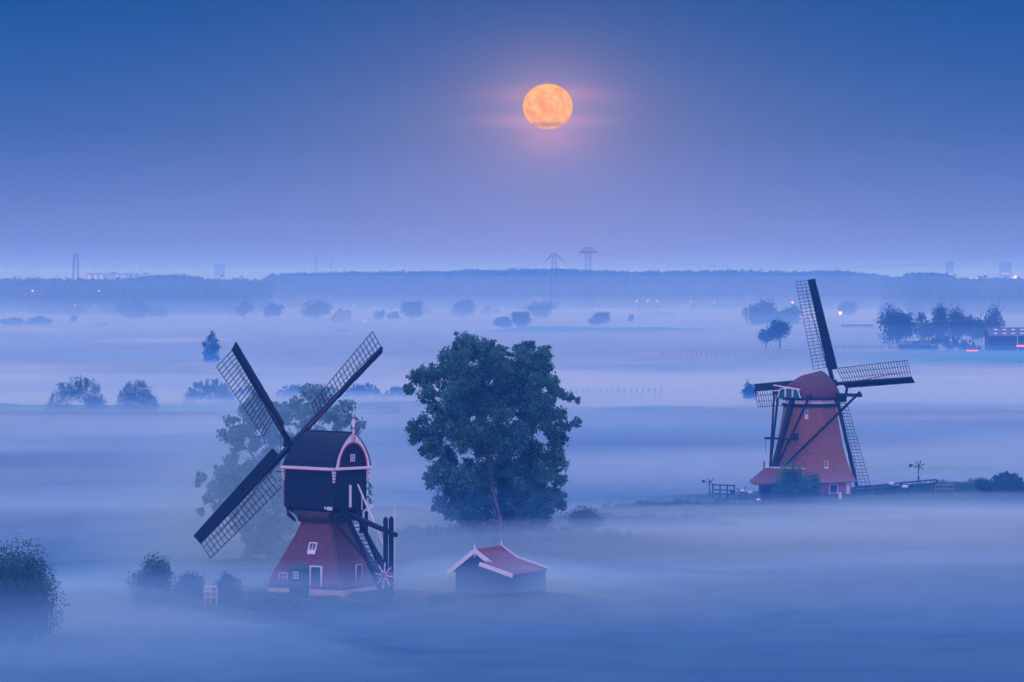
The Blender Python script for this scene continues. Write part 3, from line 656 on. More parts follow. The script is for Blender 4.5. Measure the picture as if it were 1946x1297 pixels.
# low ring of suckers round the foot leaves the leaning stem visible from the front
b_cl = [c for c in b_cl if not (abs(c[0] - (px(945, DB) - XB)) < 1.2 and 1.0 < c[2] < 7.0 and c[1] < 0)]
fkz = pz(880, DB)
tree('poplar', 'big dense dark green tree with leaning reddish stem between the two mills', 'tree', XB, DB, b_cl, 170000, .265, 11,
     trunk=([(px(952, DB) - XB, -4.2, -.5), (px(950, DB) - XB, -4.2, pz(985, DB)), (px(938, DB) - XB, -3.8, pz(930, DB)), (px(930, DB) - XB, -1.5, fkz), (px(922, DB) - XB, -.5, pz(800, DB)), (px(915, DB) - XB, 0, pz(720, DB))], [.30, .26, .23, .20, .14, .07]),
     limbs=[((px(930, DB) - XB, -1.5, fkz), [(px(860, DB) - XB, -2, pz(800, DB)), (px(1010, DB) - XB, -1, pz(760, DB)), (px(1050, DB) - XB, 1, pz(850, DB)), (px(830, DB) - XB, 0, pz(850, DB))]),
            ((px(922, DB) - XB, -.5, pz(800, DB)), [(px(850, DB) - XB, 0, pz(715, DB)), (px(990, DB) - XB, 1, pz(690, DB)), (px(1070, DB) - XB, 0, pz(760, DB)), (px(895, DB) - XB, -1, pz(660, DB))])], m='leaf', fill=.42)
mt = [(480,764,15),(500,755,13),(470,782,14),(435,800,10),(425,825,12),(445,835,16),(440,868,13),(455,852,13),(500,790,20),(520,810,18),(535,782,15),(560,772,16),(580,746,16),(602,745,16),(616,762,16),(590,780,20),(622,790,16),(642,800,13),(662,796,12),(680,806,9),(650,776,10),(690,808,5),
 (385,905,11),(400,926,12),(374,922,6),(395,950,12),(381,975,8),(420,900,15),(440,888,17),(430,930,22),(462,900,20),(420,965,17),(450,942,22),(482,882,20),(505,862,18),(470,960,26),(500,920,28),(520,890,22),(530,950,28),(497,980,28),(462,1000,20),(482,1028,24),(520,1010,32),(472,1052,15),(510,1048,26),(545,1035,28),(545,980,26),(560,920,24),(560,860,22),(600,830,20),(540,835,16)]
DT = 392.0; XT = px(525, DT)
for _ in range(60):
    a_, q_ = rgb_.uniform(0, 6.283), rgb_.random() ** .5
    mt.append((515 + 95 * q_ * math.cos(a_) + 0, 900 + 125 * q_ * math.sin(a_), rgb_.uniform(7, 16)))
for _ in range(30): mt.append((rgb_.uniform(470, 680), rgb_.uniform(765, 850), rgb_.uniform(6, 13)))
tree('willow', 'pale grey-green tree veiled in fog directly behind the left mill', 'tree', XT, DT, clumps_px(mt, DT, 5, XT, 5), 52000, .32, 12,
     trunk=([(0, 0, -.8), (0.2, 0, 4), (.6, 0, 8)], [.4, .25, .12]), limbs=[((.2, 0, 4), [(-3.5, 0, 10), (-5.5, 1, 8), (2.5, 0, 12)]), ((.6, 0, 8), [(-2.5, 0, 15), (3.5, 0, 15), (6.8, 0, 13), (0.5, 1, 13)])], m='leaf_fog_pale', bark='bark_far', fill=.6)

def blob_clumps(w, h, z0, n, seed, ragged=.3, d=None):
    """a lumpy crown: w, h full size, z0 its underside"""
    rg = random.Random(seed); out = []; d = d or w * .8
    for i in range(n):
        a, ph = rg.uniform(0, 6.283), rg.uniform(-.9, 1.0); q = rg.uniform(.35, .78)
        cs = math.sqrt(max(0, 1 - ph * ph)); r = rg.uniform(.18, .32)
        out.append((w / 2 * q * cs * math.cos(a), d / 2 * q * cs * math.sin(a), z0 + h / 2 + h / 2 * q * ph, w * r, d * r, h * r * rg.uniform(.7, 1.1)))
    out.append((0, 0, z0 + h * .48, w * .3, d * .3, h * .34))
    return out
def hedge_clumps(w, h, z0, n, seed, d):
    rg = random.Random(seed); out = []
    for i in range(n):
        u = rg.uniform(-1, 1); top = h * (1 - abs(u) ** 3) * rg.uniform(.72, 1.05); r = rg.uniform(.12, .24) * h
        z = top - r if rg.random() < .5 else rg.uniform(.1, .85) * top
        out.append((u * (w / 2 - r), rg.uniform(-.4, .4) * d, z0 + z, r * 1.25, r * 1.25, r))
    for i in range(n):
        u = rg.uniform(-1, 1); out.append((u * w / 2 * .95, rg.uniform(-.3, .3) * d, z0 + h * (1 - abs(u) ** 3) * rg.uniform(.85, 1.1), .07 * h, .07 * h, .12 * h))
    return out
def far_tree(name, label, x, top, base, hw, seed, trunkf=.2, n=1600, m='leaf_far', group=None, clear=True, D=None, size=None, nc=12, cat='tree', fill=.5):
    D = D or dist(base, GZ); X = px(x, D); zt = pz(top, D); w = hw * 2 * D / F; h = zt - GZ
    cr = h * (1 - trunkf)
    cl = blob_clumps(w, cr, GZ + h * trunkf, nc, seed)
    tr = ([(0, 0, GZ - .3), (0, 0, GZ + h * trunkf), (w * .03, 0, GZ + h * .7)], [.028 * h, .02 * h, .008 * h]) if trunkf > .02 else None
    lm = [((0, 0, GZ + h * trunkf), [(-w * .25, 0, GZ + h * .65), (w * .27, 0, GZ + h * .62), (w * .1, w * .1, GZ + h * .8)])] if tr else ()
    return tree(name, label, cat, X, D, cl, n, size or max(.35, h * .055), seed, tr, lm, m, 'bark_far', group, zb=GZ - .3, fill=fill)

# mid-distance bushes and hedgerow
BG = 'rounded bushes on the dike beyond the left mill'
def bush(label, x, top, base, hw, seed, D=None, n=5000, size=.3, m='leaf_bush', group=None, nc=18, z0=None):
    D = D or dist(base, GZ); z0 = GZ if z0 is None else z0
    X = px(x, D); h = pz(top, D) - z0; w = 2 * hw * D / F
    return tree('bush', label, 'bush', X, D, (hedge_clumps(w, h, z0, nc * 3, seed, min(w, 8)) if w > h * 1.4 else blob_clumps(w * 1.15, h * 1.2, z0 - h * .15, nc * 2, seed, d=w)), int(n * 1.8), size * .8, seed, None, (), m, group=group, spray=0, fill=.3)
bush('broad dark bush with ragged top, leftmost on the far-left dike', 147, 726, 775, 64, 21, D=835, n=6000, size=.34, group=BG)
bush('smaller dark bush just right of the broad one on the far-left dike', 260, 731, 775, 46, 22, D=835, n=4500, size=.34, group=BG)
bush('low pale bush crossing behind the upper left sail', 472, 738, 775, 34, 27, D=950, n=3500, size=.36, m='leaf_far', group=BG)
bush('low pale bush just left of the upper right sail', 625, 738, 775, 30, 28, D=950, n=3500, size=.36, m='leaf_far', group=BG)
bush('pale wide bush behind the upper left sail tip', 397, 727, 775, 55, 23, D=900, n=5500, size=.36, group=BG)
bush('pale low bush between the two upper sails of the left mill', 560, 735, 775, 42, 24, D=940, n=4500, size=.36, group=BG)
bush('pale bush right of the upper right sail of the left mill', 690, 733, 775, 42, 25, D=940, n=4500, size=.36, group=BG)
bush('pale bush almost touching the left side of the big tree', 762, 737, 775, 38, 26, D=940, n=4500, size=.36, group=BG)
NG = 'bushes in the near fog'
bush('large leafy bush at the left edge of the picture, in near fog', 22, 1046, 1195, 82, 31, D=315, n=26000, size=.22, m='leaf_bush', nc=40)
bush('round fog-veiled bush standing alone left of the white gate', 288, 1064, 1145, 36, 32, D=342, n=9000, size=.2, group=NG)
bush('low bush just left of the white gate', 360, 1095, 1140, 30, 33, D=345, n=5000, size=.2, group=NG)
bush('low bush between the white gate and the left mill', 433, 1097, 1140, 23, 34, D=345, n=4500, size=.2, group=NG)
bush('low ragged bush at the foot of the dike, right of the big tree', 1112, 966, 985, 30, 35, D=438, n=4000, size=.22, z0=-.6, m='leaf_bush', group=NG)
bush('dense teal bush before the outhouse door of the right mill', 1508, 893, 952, 36, 36, D=484, n=14000, size=.22, z0=-1.0, m='leaf')
bush('dark bush at the corner where the outhouse meets the right mill', 1545, 905, 950, 14, 37, D=486, n=5000, size=.22, z0=-1.0, m='leaf', group=NG)
bush('wide bush on the rising bank at the right edge', 1915, 902, 940, 40, 38, D=494, n=7000, size=.22, z0=1.0, group=NG)
bush('small bush at the left end of the right-edge bank growth', 1868, 910, 935, 16, 39, D=496, n=3000, size=.2, z0=.8, group=NG)
far_tree('young_tree', 'faint small tree in fog at the rear sail tip of the right mill', 1424, 727, 766, 17, 40, .1, n=1100, size=.5, D=900, nc=22, fill=.8)
bush('dark scrub at the foot of the left mill stair', 722, 1068, 1128, 22, 50, D=351, n=4500, size=.2, m='leaf', group=NG)
# columnar tree in the open field
DC = 1290.0; XC = px(402, DC)
cc_ = clumps_px([(403, 636, 7), (397, 646, 7), (410, 648, 7), (390, 656, 6), (402, 656, 10), (414, 660, 6), (395, 668, 9), (408, 670, 9), (388, 672, 5), (402, 680, 10), (392, 684, 7), (411, 684, 7)], DC, 2.5, XC, 41)
cc_ = [(a, b_, c, d * .8, e, f_ * 1.5) for a, b_, c, d, e, f_ in cc_]
tree('conifer_tree', 'lone upright feathery tree in open fog above the upper left sail', 'tree', XC, DC, cc_, 2600, .5, 41, ([(0, 0, GZ), (0, 0, 4), (.2, 0, 8)], [.2, .14, .05]), (), 'leaf_far', 'bark_far', zb=GZ, fill=.6, spray=.3)
# young pair and the group of trees by the farm
FT = 'trees around the farm on the right'
far_tree('young_tree', 'taller of two young trees with bare forked stems beside the upright sail', 1482, 604, 674, 23, 43, .34, n=3500, size=.6, group='pair of young trees', fill=.6)
far_tree('young_tree', 'smaller left one of two young trees beside the upright sail', 1456, 620, 673, 17, 44, .4, n=1800, size=.6, group='pair of young trees', fill=.65)
far_tree('lime_tree', 'broad round tree at the left end of the farm tree group', 1706, 585, 666, 43, 45, .13, n=6500, size=.8, group=FT)
far_tree('lime_tree', 'thin pale tree right of the broad round farm tree', 1757, 594, 662, 24, 46, .15, n=1800, size=.8, group=FT)
far_tree('poplar', 'tall narrow poplar, left one of the farm tree group', 1789, 575, 662, 24, 47, .03, n=3500, size=.75, group=FT)
far_tree('poplar', 'second narrow poplar between the tall one and the round crown', 1819, 580, 661, 22, 48, .03, n=2800, size=.75, group=FT)
far_tree('lime_tree', 'round crowned tree right of the narrow poplars', 1850, 587, 661, 32, 49, .15, n=4200, size=.8, group=FT)
far_tree('poplar', 'slim poplar at the left end of the barn roof', 1886, 582, 657, 20, 50, .05, n=3000, size=.75, group=FT)
bush('low dark hedge under the farm poplars', 1790, 644, 664, 90, 51, D=1500, n=4000, size=.7, m='leaf_far')
# copse beside the upright sail
far_tree('oak_tree', 'wide pale oak at the left of the copse behind the upright sail', 1432, 578, 624, 30, 52, .05, n=3000, size=1.1, group='copse behind the upright sail')
far_tree('oak_tree', 'highest pale oak in the middle of the copse behind the upright sail', 1458, 570, 624, 30, 53, .05, n=3000, size=1.1, group='copse behind the upright sail')
far_tree('oak_tree', 'pale oak at the right of the copse touching the upright sail', 1497, 580, 624, 26, 54, .05, n=3000, size=1.1, group='copse behind the upright sail')
# row of trees across the middle distance
RG = 'single trees along the far field edge'
row = [(238,573,610,21,.12,'left dome of the far triple tree group under the red lit tower block'),(266,572,612,24,.12,'middle dome of the far triple tree group left of centre'),(297,579,610,18,.15,'right dome of the far triple tree group left of centre'),
 (463,573,612,17,.25,'small round far tree above the upper left sail, left of its twin'),(521,575,613,18,.25,'small round far tree, second right of the lone upright tree'),(603,570,612,28,.08,'large solid round far tree just left of the pale farmhouse'),
 (658,588,612,12,.15,'small far tree behind the pale farmhouse'),(721,590,612,12,.1,'small far tree left of the orange window light'),(749,592,612,12,.1,'small far tree right of the orange window light'),(782,569,612,27,.1,'broad airy far tree above the left side of the big tree'),
 (880,569,608,31,.15,'umbrella-shaped airy far tree directly above the big tree'),(1026,570,610,29,.1,'wide far tree left of the umbrella pylon'),(955,603,628,18,.12,'flat low far tree, left of a touching pair above the big tree'),(990,591,628,20,.15,'taller far tree, right of a touching pair above the big tree'),
 (1141,594,624,20,.1,'dark rounded far tree right of the umbrella pylon'),(1200,597,618,6,.2,'tiny far tree alone right of the umbrella pylon'),(1612,570,606,17,.15,'pale round far tree right of the upright sail by the orange light'),
 (1687,575,606,18,.1,'pale far tree behind the broad round farm tree'),(1737,572,606,20,.1,'pale far tree between the broad farm tree and the poplars'),(1815,568,606,24,.1,'very pale far tree behind the farm poplars'),
 (140,600,618,6,.1,'tiny shrub-like far tree at the foot of the left pylon'),(75,600,622,26,.05,'pale low far tree mass left of the left pylon foot'),(22,604,622,24,.05,'pale low far tree at the left picture edge'),(648,626,634,12,.0,'small low far shrub in the fog above the upper right sail tip'),(190,614,622,14,.0,'flat far shrub in the fog left of the triple tree group')]
for i, (x, t_, b_, h_, tf, lb) in enumerate(row):
    far_tree('field_tree', lb, x, t_, b_, h_, 60 + i, tf, n=2200 if h_ > 15 else 900, size=1.2 if h_ > 15 else .9, group=RG, nc=14)

# far woodland: a mass of crowns nobody could count
def woodland(name, prof, D, depth, seed, n_cr, ql=2.2, m='leaf_far'):
    rg = np.random.default_rng(seed); xs = [px(p[0], D) for p in prof]; zs_ = [pz(p[1], D) for p in prof]
    X = rg.uniform(xs[0], xs[-1], n_cr); Y = rg.uniform(0, depth, n_cr) ** 1; top = np.interp(X, xs, zs_) * (1 - 0.00 * Y)
    r = rg.uniform(3.5, 7.5, n_cr); low = rg.random(n_cr) < .55
    zc = np.where(low, GZ + (top - GZ) * rg.uniform(.15, .8, n_cr), top - r * .8)
    cl = np.stack([X, Y, zc, r, r, r * np.where(low, 1.3, .9)], 1)
    n = n_cr * 46; v, f = leaves(cl, n, ql * 1.3, seed, .35, 0)
    v[:, 1] += D; o = np_mesh(name, v, f, m)
    return tag(o, kind='stuff')
woodland('woodland', [(498,533),(512,524),(520,523),(600,521),(700,519),(800,518),(850,517),(880,515),(930,516),(980,514),(1060,513),(1110,515),(1200,519),(1300,517),(1400,516),(1480,519),(1545,519),(1552,517),(1600,516),(1650,521),(1690,525),(1712,532)], 3420, 130, 5, 3400)
woodland('woodland', [(-400,532),(0,533),(60,530),(100,534),(190,534),(270,528),(330,528),(370,533),(420,535),(500,534)], 3050, 130, 6, 1700)
woodland('woodland', [(265,526),(330,524),(345,525),(372,532)], 3400, 60, 9, 240)
woodland('woodland', [(1700,531),(1735,528),(1745,521),(1775,520),(1810,523),(1825,530),(1870,532),(1900,530),(1946,532),(2400,530)], 3150, 110, 7, 1500)
woodland('woodland', [(60,556),(110,548),(200,552),(330,551),(420,549),(470,553)], 2900, 60, 8, 420)
woodland('woodland', [(1730,548),(1790,546),(1900,550),(1960,546),(2200,548)], 2900, 60, 10, 330)

# ------------------------------------------------------------------ pylons, lights, far buildings
def lattice_leg(mb, p, q, w0, w1, n, r=.22):
    p, q = Vector(p), Vector(q); last = None
    for i in range(n + 1):
        c = p.lerp(q, i / n); w = w0 + (w1 - w0) * i / n; ring = [c + Vector((a * w / 2, b_ * w / 2, 0)) for a, b_ in ((-1, -1), (1, -1), (1, 1), (-1, 1))]
        if last:
            for j in range(4):
                mb.beam(last[j], ring[j], r * 1.4); mb.beam(last[j], ring[(j + 1) % 4], r)
        last = ring
def pylon(label, x, top, D, kind, arm):
    X = px(x, D); h = pz(top, D) - GZ
    t = thing('pylon', label, 'pylon', (X, D, GZ), 0, 'electricity pylons on the horizon')
    b = MB()
    if kind == 'umbrella':
        for s_ in (-1, 1): b = MB(); lattice_leg(b, (s_ * 2.6, 0, 0), (s_ * 1.4, 0, h * .62), 2.6, 1.5, 9, .13); lattice_leg(b, (s_ * 1.4, 0, h * .62), (s_ * 1.4, 0, h * .94), 1.5, 1.2, 9, .13); b.build('mast', 'steel', t)
        b = MB(); z1 = h * .935
        b.beam((-arm, 0, z1), (arm, 0, z1), .45); b.beam((-arm, 0, z1), (-2, 0, h), .28); b.beam((arm, 0, z1), (2, 0, h), .28); b.beam((-2, 0, h), (2, 0, h), .28)
        for q in range(-4, 5):
            xx = q * arm / 5; b.beam((xx, 0, z1), (xx * .8, 0, z1 + (h - z1) * (1 - max(0, abs(xx) - 2) / (arm - 2)) * .95), .25)
        b.build('crossarm', 'dark_steel', t)
    elif kind == 'vee':
        for s_ in (-1, 1): b = MB(); lattice_leg(b, (s_ * 3.2, 0, 0), (s_ * .8, 0, h * .97), 1.6, .6, 14, .10); b.build('mast', 'steel', t)
        b = MB()
        for s_ in (-1, 1): b.beam((s_ * 1, 0, h), (s_ * arm, 0, h * .885), .32); b.beam((s_ * 1, 0, h * .97), (s_ * arm, 0, h * .88), .2)
        b.beam((-1.2, 0, h), (1.2, 0, h), .4); b.build('crossarm', 'steel', t)
    else:
        for s_ in (-1, 1): lattice_leg(b, (s_ * 3.4, 0, 0), (s_ * 1.5, 0, h * .66), 1.8, 1.0, 9, .11); lattice_leg(b, (s_ * 1.5, 0, h * .66), (s_ * 1.3, 0, h * .93), 1.0, .8, 7, .12)
        b.beam((-1.6, 0, h * .93), (1.6, 0, h * .93), .3); b.beam((-1.4, 0, h * .97), (1.4, 0, h * .97), .3); b.beam((-1.1, 0, h * .93), (-.9, 0, h * 1.0), .35); b.beam((1.1, 0, h * .93), (.9, 0, h * 1.0), .35); b.build('mast', 'steel', t); b = MB()
        for s_ in (-1, 1): b.beam((s_ * 1.4, 0, h * .66), (s_ * arm, 0, h * .57), .28); b.beam((s_ * 1.4, 0, h * .62), (s_ * arm, 0, h * .57), .22)
        b.beam((-arm, 0, h * .57), (arm, 0, h * .57), .2); b.build('crossarm', 'dark_steel', t)
    return X, D, h + GZ
P1 = pylon('pylon with flat umbrella head, the tallest, right of centre', 1118, 471, 2750, 'umbrella', 6.3)
P2 = pylon('slender pylon with drooping arms, left of the umbrella-headed one', 1053, 482, 2600, 'vee', 6.0)
P3 = pylon('tall twin-masted pylon on the far left', 144, 482, 2700, 'portal', 6.5)
b = MB()
for dzz in (0, 3.2):
    for A0, B0 in (((P3[0] + 5, P3[1], P3[2] - 24 + dzz), (P2[0] - 5, P2[1], P2[2] - 6 - dzz)),):
        b.tube([Vector(A0).lerp(Vector(B0), i / 16) - Vector((0, 0, 9 * 4 * (i / 16) * (1 - i / 16))) for i in range(17)], .05, 4)
b.tube([Vector((P2[0] + 5, P2[1], P2[2] - 6)).lerp(Vector((P1[0] - 5, P1[1], P1[2] - 4)), i / 8) - Vector((0, 0, 3 * 4 * (i / 8) * (1 - i / 8))) for i in range(9)], .05, 4)
b.tube([Vector((P1[0] + 6, P1[1], P1[2] - 4)).lerp(Vector((px(1946, 2900), 2900, 47)), i / 16) - Vector((0, 0, 12 * 4 * (i / 16) * (1 - i / 16))) for i in range(17)], .05, 4)
tag(b.build('power_line', 'dark_steel'), 'thin sagging power lines strung between the horizon pylons', 'cable')

def lamp_post(label, x, y, D, m, r=.55, z=None, group='lit street lamps in the distance', arm=1.2):
    z = z if z is not None else pz(y, D); X = px(x, D); g0 = min(GZ, z - 3)
    t = thing('street_lamp', label, 'street lamp', (X, D, g0), 0, group)
    h = z - g0
    b = MB(); b.tube([(arm, 0, 0), (arm, 0, h * .97), (arm * .7, 0, h + r), (0, 0, h + r)], .12, 6); b.build('post', 'steel', t)
    b = MB(); b.lathe([(0, -r), (r * .75, -r * .6), (r, 0), (r * .75, r * .5), (0, r * .8)], (0, 0, h), 10); b.build('lamp_head', m, t, True)
LP = [(62, 553, 2600, 'lamp_orange', .55, 'orange street lamp left of the left pylon'), (188, 553, 2700, 'lamp_white', .4, 'small white lamp below the lit tower block'), (142, 580, 2500, 'lamp_white', .35, 'small pale lamp on the foot of the left pylon'),
 (694, 609, 2500, 'lamp_orange', .5, 'orange lamp in the farm hamlet above the upper right sail'), (714, 600, 2600, 'lamp_orange', .45, 'orange lamp beside the dark hamlet tree, above the lower hamlet lamp'),
 (1210, 572, 2700, 'lamp_white', .5, 'first lamp of the row above the greenhouses, nearest the pylon'), (1231, 572, 2700, 'lamp_white', .45, 'second lamp of the row above the greenhouses'), (1249, 572, 2700, 'lamp_white', .45, 'third lamp of the row above the greenhouses'),
 (1313, 573, 2700, 'lamp_white', .45, 'lamp standing apart right of the greenhouse row'), (1357, 574, 2700, 'lamp_white', .38, 'faint lamp farthest right before the copse'), (1506, 575, 2500, 'lamp_orange', .65, 'orange lamp touching the left edge of the upright sail'),
 (1597, 595, 2100, 'lamp_orange', .95, 'biggest round orange lamp right of the upright sail'), (1068, 509, 6200, 'lamp_white', .9, 'white lamp on the woodland skyline between the two middle pylons'),
 (1822, 529, 5200, 'lamp_orange', .9, 'left one of the skyline lamp row at far right'), (1835, 529, 5200, 'lamp_orange', .95, 'second of the skyline lamp row at far right'), (1847, 529, 5200, 'lamp_orange', .9, 'third of the skyline lamp row at far right'), (1856, 529, 5200, 'lamp_white', .9, 'fourth of the skyline lamp row at far right'),
 (1822, 534.5, 5200, 'lamp_white', .6, 'small lamp just under the skyline lamp row'), (1930, 527, 5200, 'lamp_white', 2.4, 'brightest lamp cluster near the right edge skyline'), (1923, 528.5, 5200, 'lamp_orange', .9, 'lamp left of the brightest skyline lamp'), (1940, 528.5, 5200, 'lamp_orange', .9, 'lamp right of the brightest skyline lamp'), (468, 531, 5200, 'lamp_orange', 1.1, 'lamp in the skyline gap left of the long wood'), (170, 511, 5600, 'lamp_white', .6, 'lone high lamp above the lit tower block')]
for x, y, D, m, r, lb in LP: lamp_post(lb, x, y, D, m, r)
# tall pale lamp post with an arm, left of the copse
X = px(1424, 2100); t = thing('street_lamp', 'tall unlit pale lamp post with a short arm left of the copse', 'street lamp', (X, 2100, GZ))
b = MB(); h = pz(563, 2100) - GZ; b.beam((0, 0, 0), (-.9, 0, h), .4); b.build('post', 'white', t); b = MB(); b.beam((-.9, 0, h), (-4.4, 0, h - .3), .4); b.build('lamp_head', 'white', t)
X = px(89, 2500); t = thing('street_lamp', 'unlit double-armed lamp post left of the left pylon', 'street lamp', (X, 2500, GZ))
b = MB(); h = pz(580, 2500) - GZ; b.beam((0, 0, 0), (0, 0, h), .5); b.build('post', 'concrete', t); b = MB(); b.beam((-3.5, 0, h), (3.5, 0, h), .5); b.build('lamp_head', 'concrete', t)

def block(name, label, cat, x0, x1, top, D, m='concrete', wins=(), th=14, z0=None, group=None, wm='lit_window', ws=1.7):
    xa_, xb_ = px(x0, D), px(x1, D); z1 = pz(top, D); t = thing(name, label, cat, ((xa_ + xb_) / 2, D, GZ), 0, group); w_ = xb_ - xa_
    b = MB(); h = z1 - GZ; b.box((0, th / 2, h / 2), (w_, th, h)); b.build('wall', m, t)
    b = MB(); b.box((0, th / 2, h + .3), (w_ + .8, th + .8, .6)); b.build('roof', 'grey_roof', t)
    for (wx, wy) in wins:
        b = MB(); b.box((px(wx, D) - (xa_ + xb_) / 2, -.05, pz(wy, D) - GZ), (ws, .2, ws * .8)); b.build('window', wm, t)
    return t
DBk = 4600
block('apartment_block', 'long pale block with rows of lit windows on the left skyline', 'building', 166, 264, 521, DBk, wins=[(x, y) for x, ys in ((170, (524.5, 528.5, 532, 536)), (181.5, (524.5, 528.5, 532)), (193, (524.5, 528)), (223, (524.5, 528.5, 532)), (234.5, (524.5, 528, 532)), (246, (528, 532)), (257, (531.5, 535.5))) for y in ys], ws=1.5)
block('office_block', 'narrow dark rooftop tower above the lit apartment block', 'building', 212, 219, 518, 4700, m='steel')
for lb, x, w_, top, D in (('pinkish chimney behind the lit apartment block', 205, 3, 497, 6500), ('white chimney right of the lit apartment block', 260, 3, 499, 6700)):
    X = px(x, D); t = thing('chimney', lb, 'chimney', (X, D, GZ), 0, 'distant chimneys on the skyline'); h = pz(top, D) - GZ
    b = MB(); b.lathe([(1.7, 0), (1.1, h)], (0, 0, 0), 12); b.build('stack', 'white', t); b = MB(); b.lathe([(1.3, h - 1), (1.3, h + .4)], (0, 0, 0), 12); b.build('cap', 'red', t)
for lb, x, top, D, m in (('very faint dark skyline stack above the left end of the long wood', 601, 490, 8200, 'concrete'), ('second very faint skyline stack, nearer the upper right sail', 630, 492, 8200, 'concrete')):
    X = px(x, D); t = thing('chimney', lb, 'chimney', (X, D, GZ), 0, 'distant chimneys on the skyline'); h = pz(top, D) - GZ
    b = MB(); b.lathe([(2.2, 0), (1.5, h)], (0, 0, 0), 12); b.build('stack', m, t)
block('tower_block', 'faint grey tower block on the skyline above the low left wood', 'building', 407, 427, 504, 8000, m='concrete')
block('tower_block', 'faint tower block on the far right skyline with a lit strip', 'building', 1798, 1812, 499, 7200, m='concrete', wins=[(1801, 521.3), (1803.5, 521.3), (1806, 521.3), (1808.5, 521.3)], ws=1.6)
block('tower_block', 'broader faint tower block left of the brightest skyline lamp', 'building', 1900, 1922, 500, 7200, m='concrete', wins=[(x, 520) for x in (1904, 1907, 1910, 1913, 1916)], ws=1.6)
# houses and farm buildings
def house(label, x, D, w, d, hw_, hr, rz, name='farmhouse', mw='concrete', mr='grey_roof', group='houses among the far trees', win=0, trim=True):
    t = thing(name, label, 'house' if name != 'barn' else 'barn', (px(x, D), D, GZ), rz, group)
    b = MB(); b.box((0, 0, hw_ / 2), (w, d, hw_)); b.add([(-w / 2, -d / 2, hw_), (w / 2, -d / 2, hw_), (0, -d / 2, hr - .1), (-w / 2, d / 2, hw_), (w / 2, d / 2, hw_), (0, d / 2, hr - .1)], [(0, 1, 2), (5, 4, 3)]); b.build('wall', mw, t)
    b = MB()
    for s_ in (-1, 1):
        q = [(0, -d / 2 - .4, hr), (0, d / 2 + .4, hr), (s_ * (w / 2 + .5), d / 2 + .4, hw_ - .35), (s_ * (w / 2 + .5), -d / 2 - .4, hw_ - .35)]; b.loft([q, [(x_, y_, z_ + .25) for x_, y_, z_ in q]])
    b.build('roof', mr, t)
    if trim:
        b = MB()
        for s_ in (-1, 1): b.beam((0, -d / 2 - .5, hr + .1), (s_ * (w / 2 + .5), -d / 2 - .5, hw_ - .25), .15, .5)
        b.build('bargeboard', 'white', t)
    for i in range(win):
        b = MB(); b.box((-w / 3 + i * w / 3, -d / 2 - .03, hw_ * .5), (1.0, .1, 1.2)); b.build('window', 'glass', t)
    return t
house('pale gabled farmhouse right of the large round far tree', 648, 2450, 10, 12, 3.5, 9.5, R(14), mw='concrete', win=2)
house('white-edged far gable roof above the broad airy far tree', 812, 2900, 9, 12, 5, 11.5, R(0), mr='grey_roof')
house('faint far gable left of the large round far tree', 576, 2950, 7, 10, 4, 10, R(0))
house('small far house behind the left pylon foot', 176, 2850, 9, 9, 4, 9, R(30))
house('far house with low roof just left of the wide far tree', 932, 2950, 11, 10, 3.5, 8, R(40))
house('far white gable showing over the wide far tree', 1019, 3050, 9, 9, 10, 14.5, R(0))
gh = thing('greenhouse', 'low pale greenhouse under the row of lamps right of centre', 'greenhouse', (px(1250, 2900), 2900, GZ), 0)
b = MB(); b.box((0, 6, 2), (28, 12, 4)); b.build('wall', 'concrete', gh)
b = MB()
for i in range(4): b.add([(-14 + 7 * i, 0, 4), (-7 + 7 * i, 0, 4), (-10.5 + 7 * i, 0, 6), (-14 + 7 * i, 12, 4), (-7 + 7 * i, 12, 4), (-10.5 + 7 * i, 12, 6)], [(0, 1, 2), (5, 4, 3), (0, 2, 5, 3), (2, 1, 4, 5)])
b.build('roof', 'white', gh)
lb_ = thing('barn', 'long low flat-roofed barn right of the big orange lamp', 'barn', (px(1630, 2150), 2150, GZ), 0)
b = MB(); b.box((0, 4, 1.8), (17, 8, 3.6)); b.build('wall', 'tar', lb_); b = MB(); b.box((0, 4, 3.9), (18, 9, .6)); b.build('roof', 'white', lb_)
# big barn on the right edge
DF = 1470; xw0, xw1 = px(1882, DF), px(1990, DF); wF = xw1 - xw0; FZ = pz(661, DF)
bn = thing('barn', 'large dark barn with rows of roof lights at the right edge', 'barn', (xw0, DF, 0), 0)
zt_, ze_ = pz(625, DF), pz(640, DF)
b = MB(); b.box((wF / 2, 9, (ze_ + GZ) / 2), (wF, 17, ze_ - GZ)); b.add([(.1, .5, ze_), (.1, 9, zt_), (.1, 17.5, ze_), (wF - .1, .5, ze_), (wF - .1, 9, zt_), (wF - .1, 17.5, ze_)], [(0, 1, 2), (5, 4, 3)]); b.build('wall', 'tar', bn)
b = MB()
for ya, yb in ((-.3, 9), (18.3, 9)):
    q = [(-.4, ya, ze_), (wF + .4, ya, ze_), (wF + .4, yb, zt_ + .1), (-.4, yb, zt_ + .1)]; b.loft([q, [(x_, y_, z_ + .2) for x_, y_, z_ in q]])
b.build('roof', 'grey_roof', bn)
for r_ in (.3, .75):
    for i in range(6):
        xx = 1.6 + i * 3.3 + (0.6 if r_ > .5 else 0); yy = -.3 + 9.3 * r_; z_ = ze_ + (zt_ - ze_) * r_ + .3; sl_ = (zt_ - ze_) / 9.3
        b = MB(); b.add([(xx, yy - .6, z_ - sl_ * .6), (xx + 1.3, yy - .6, z_ - sl_ * .6), (xx + 1.3, yy + .6, z_ + sl_ * .6), (xx, yy + .6, z_ + sl_ * .6)], [(0, 1, 2, 3)]); b.build('skylight', 'white', bn)
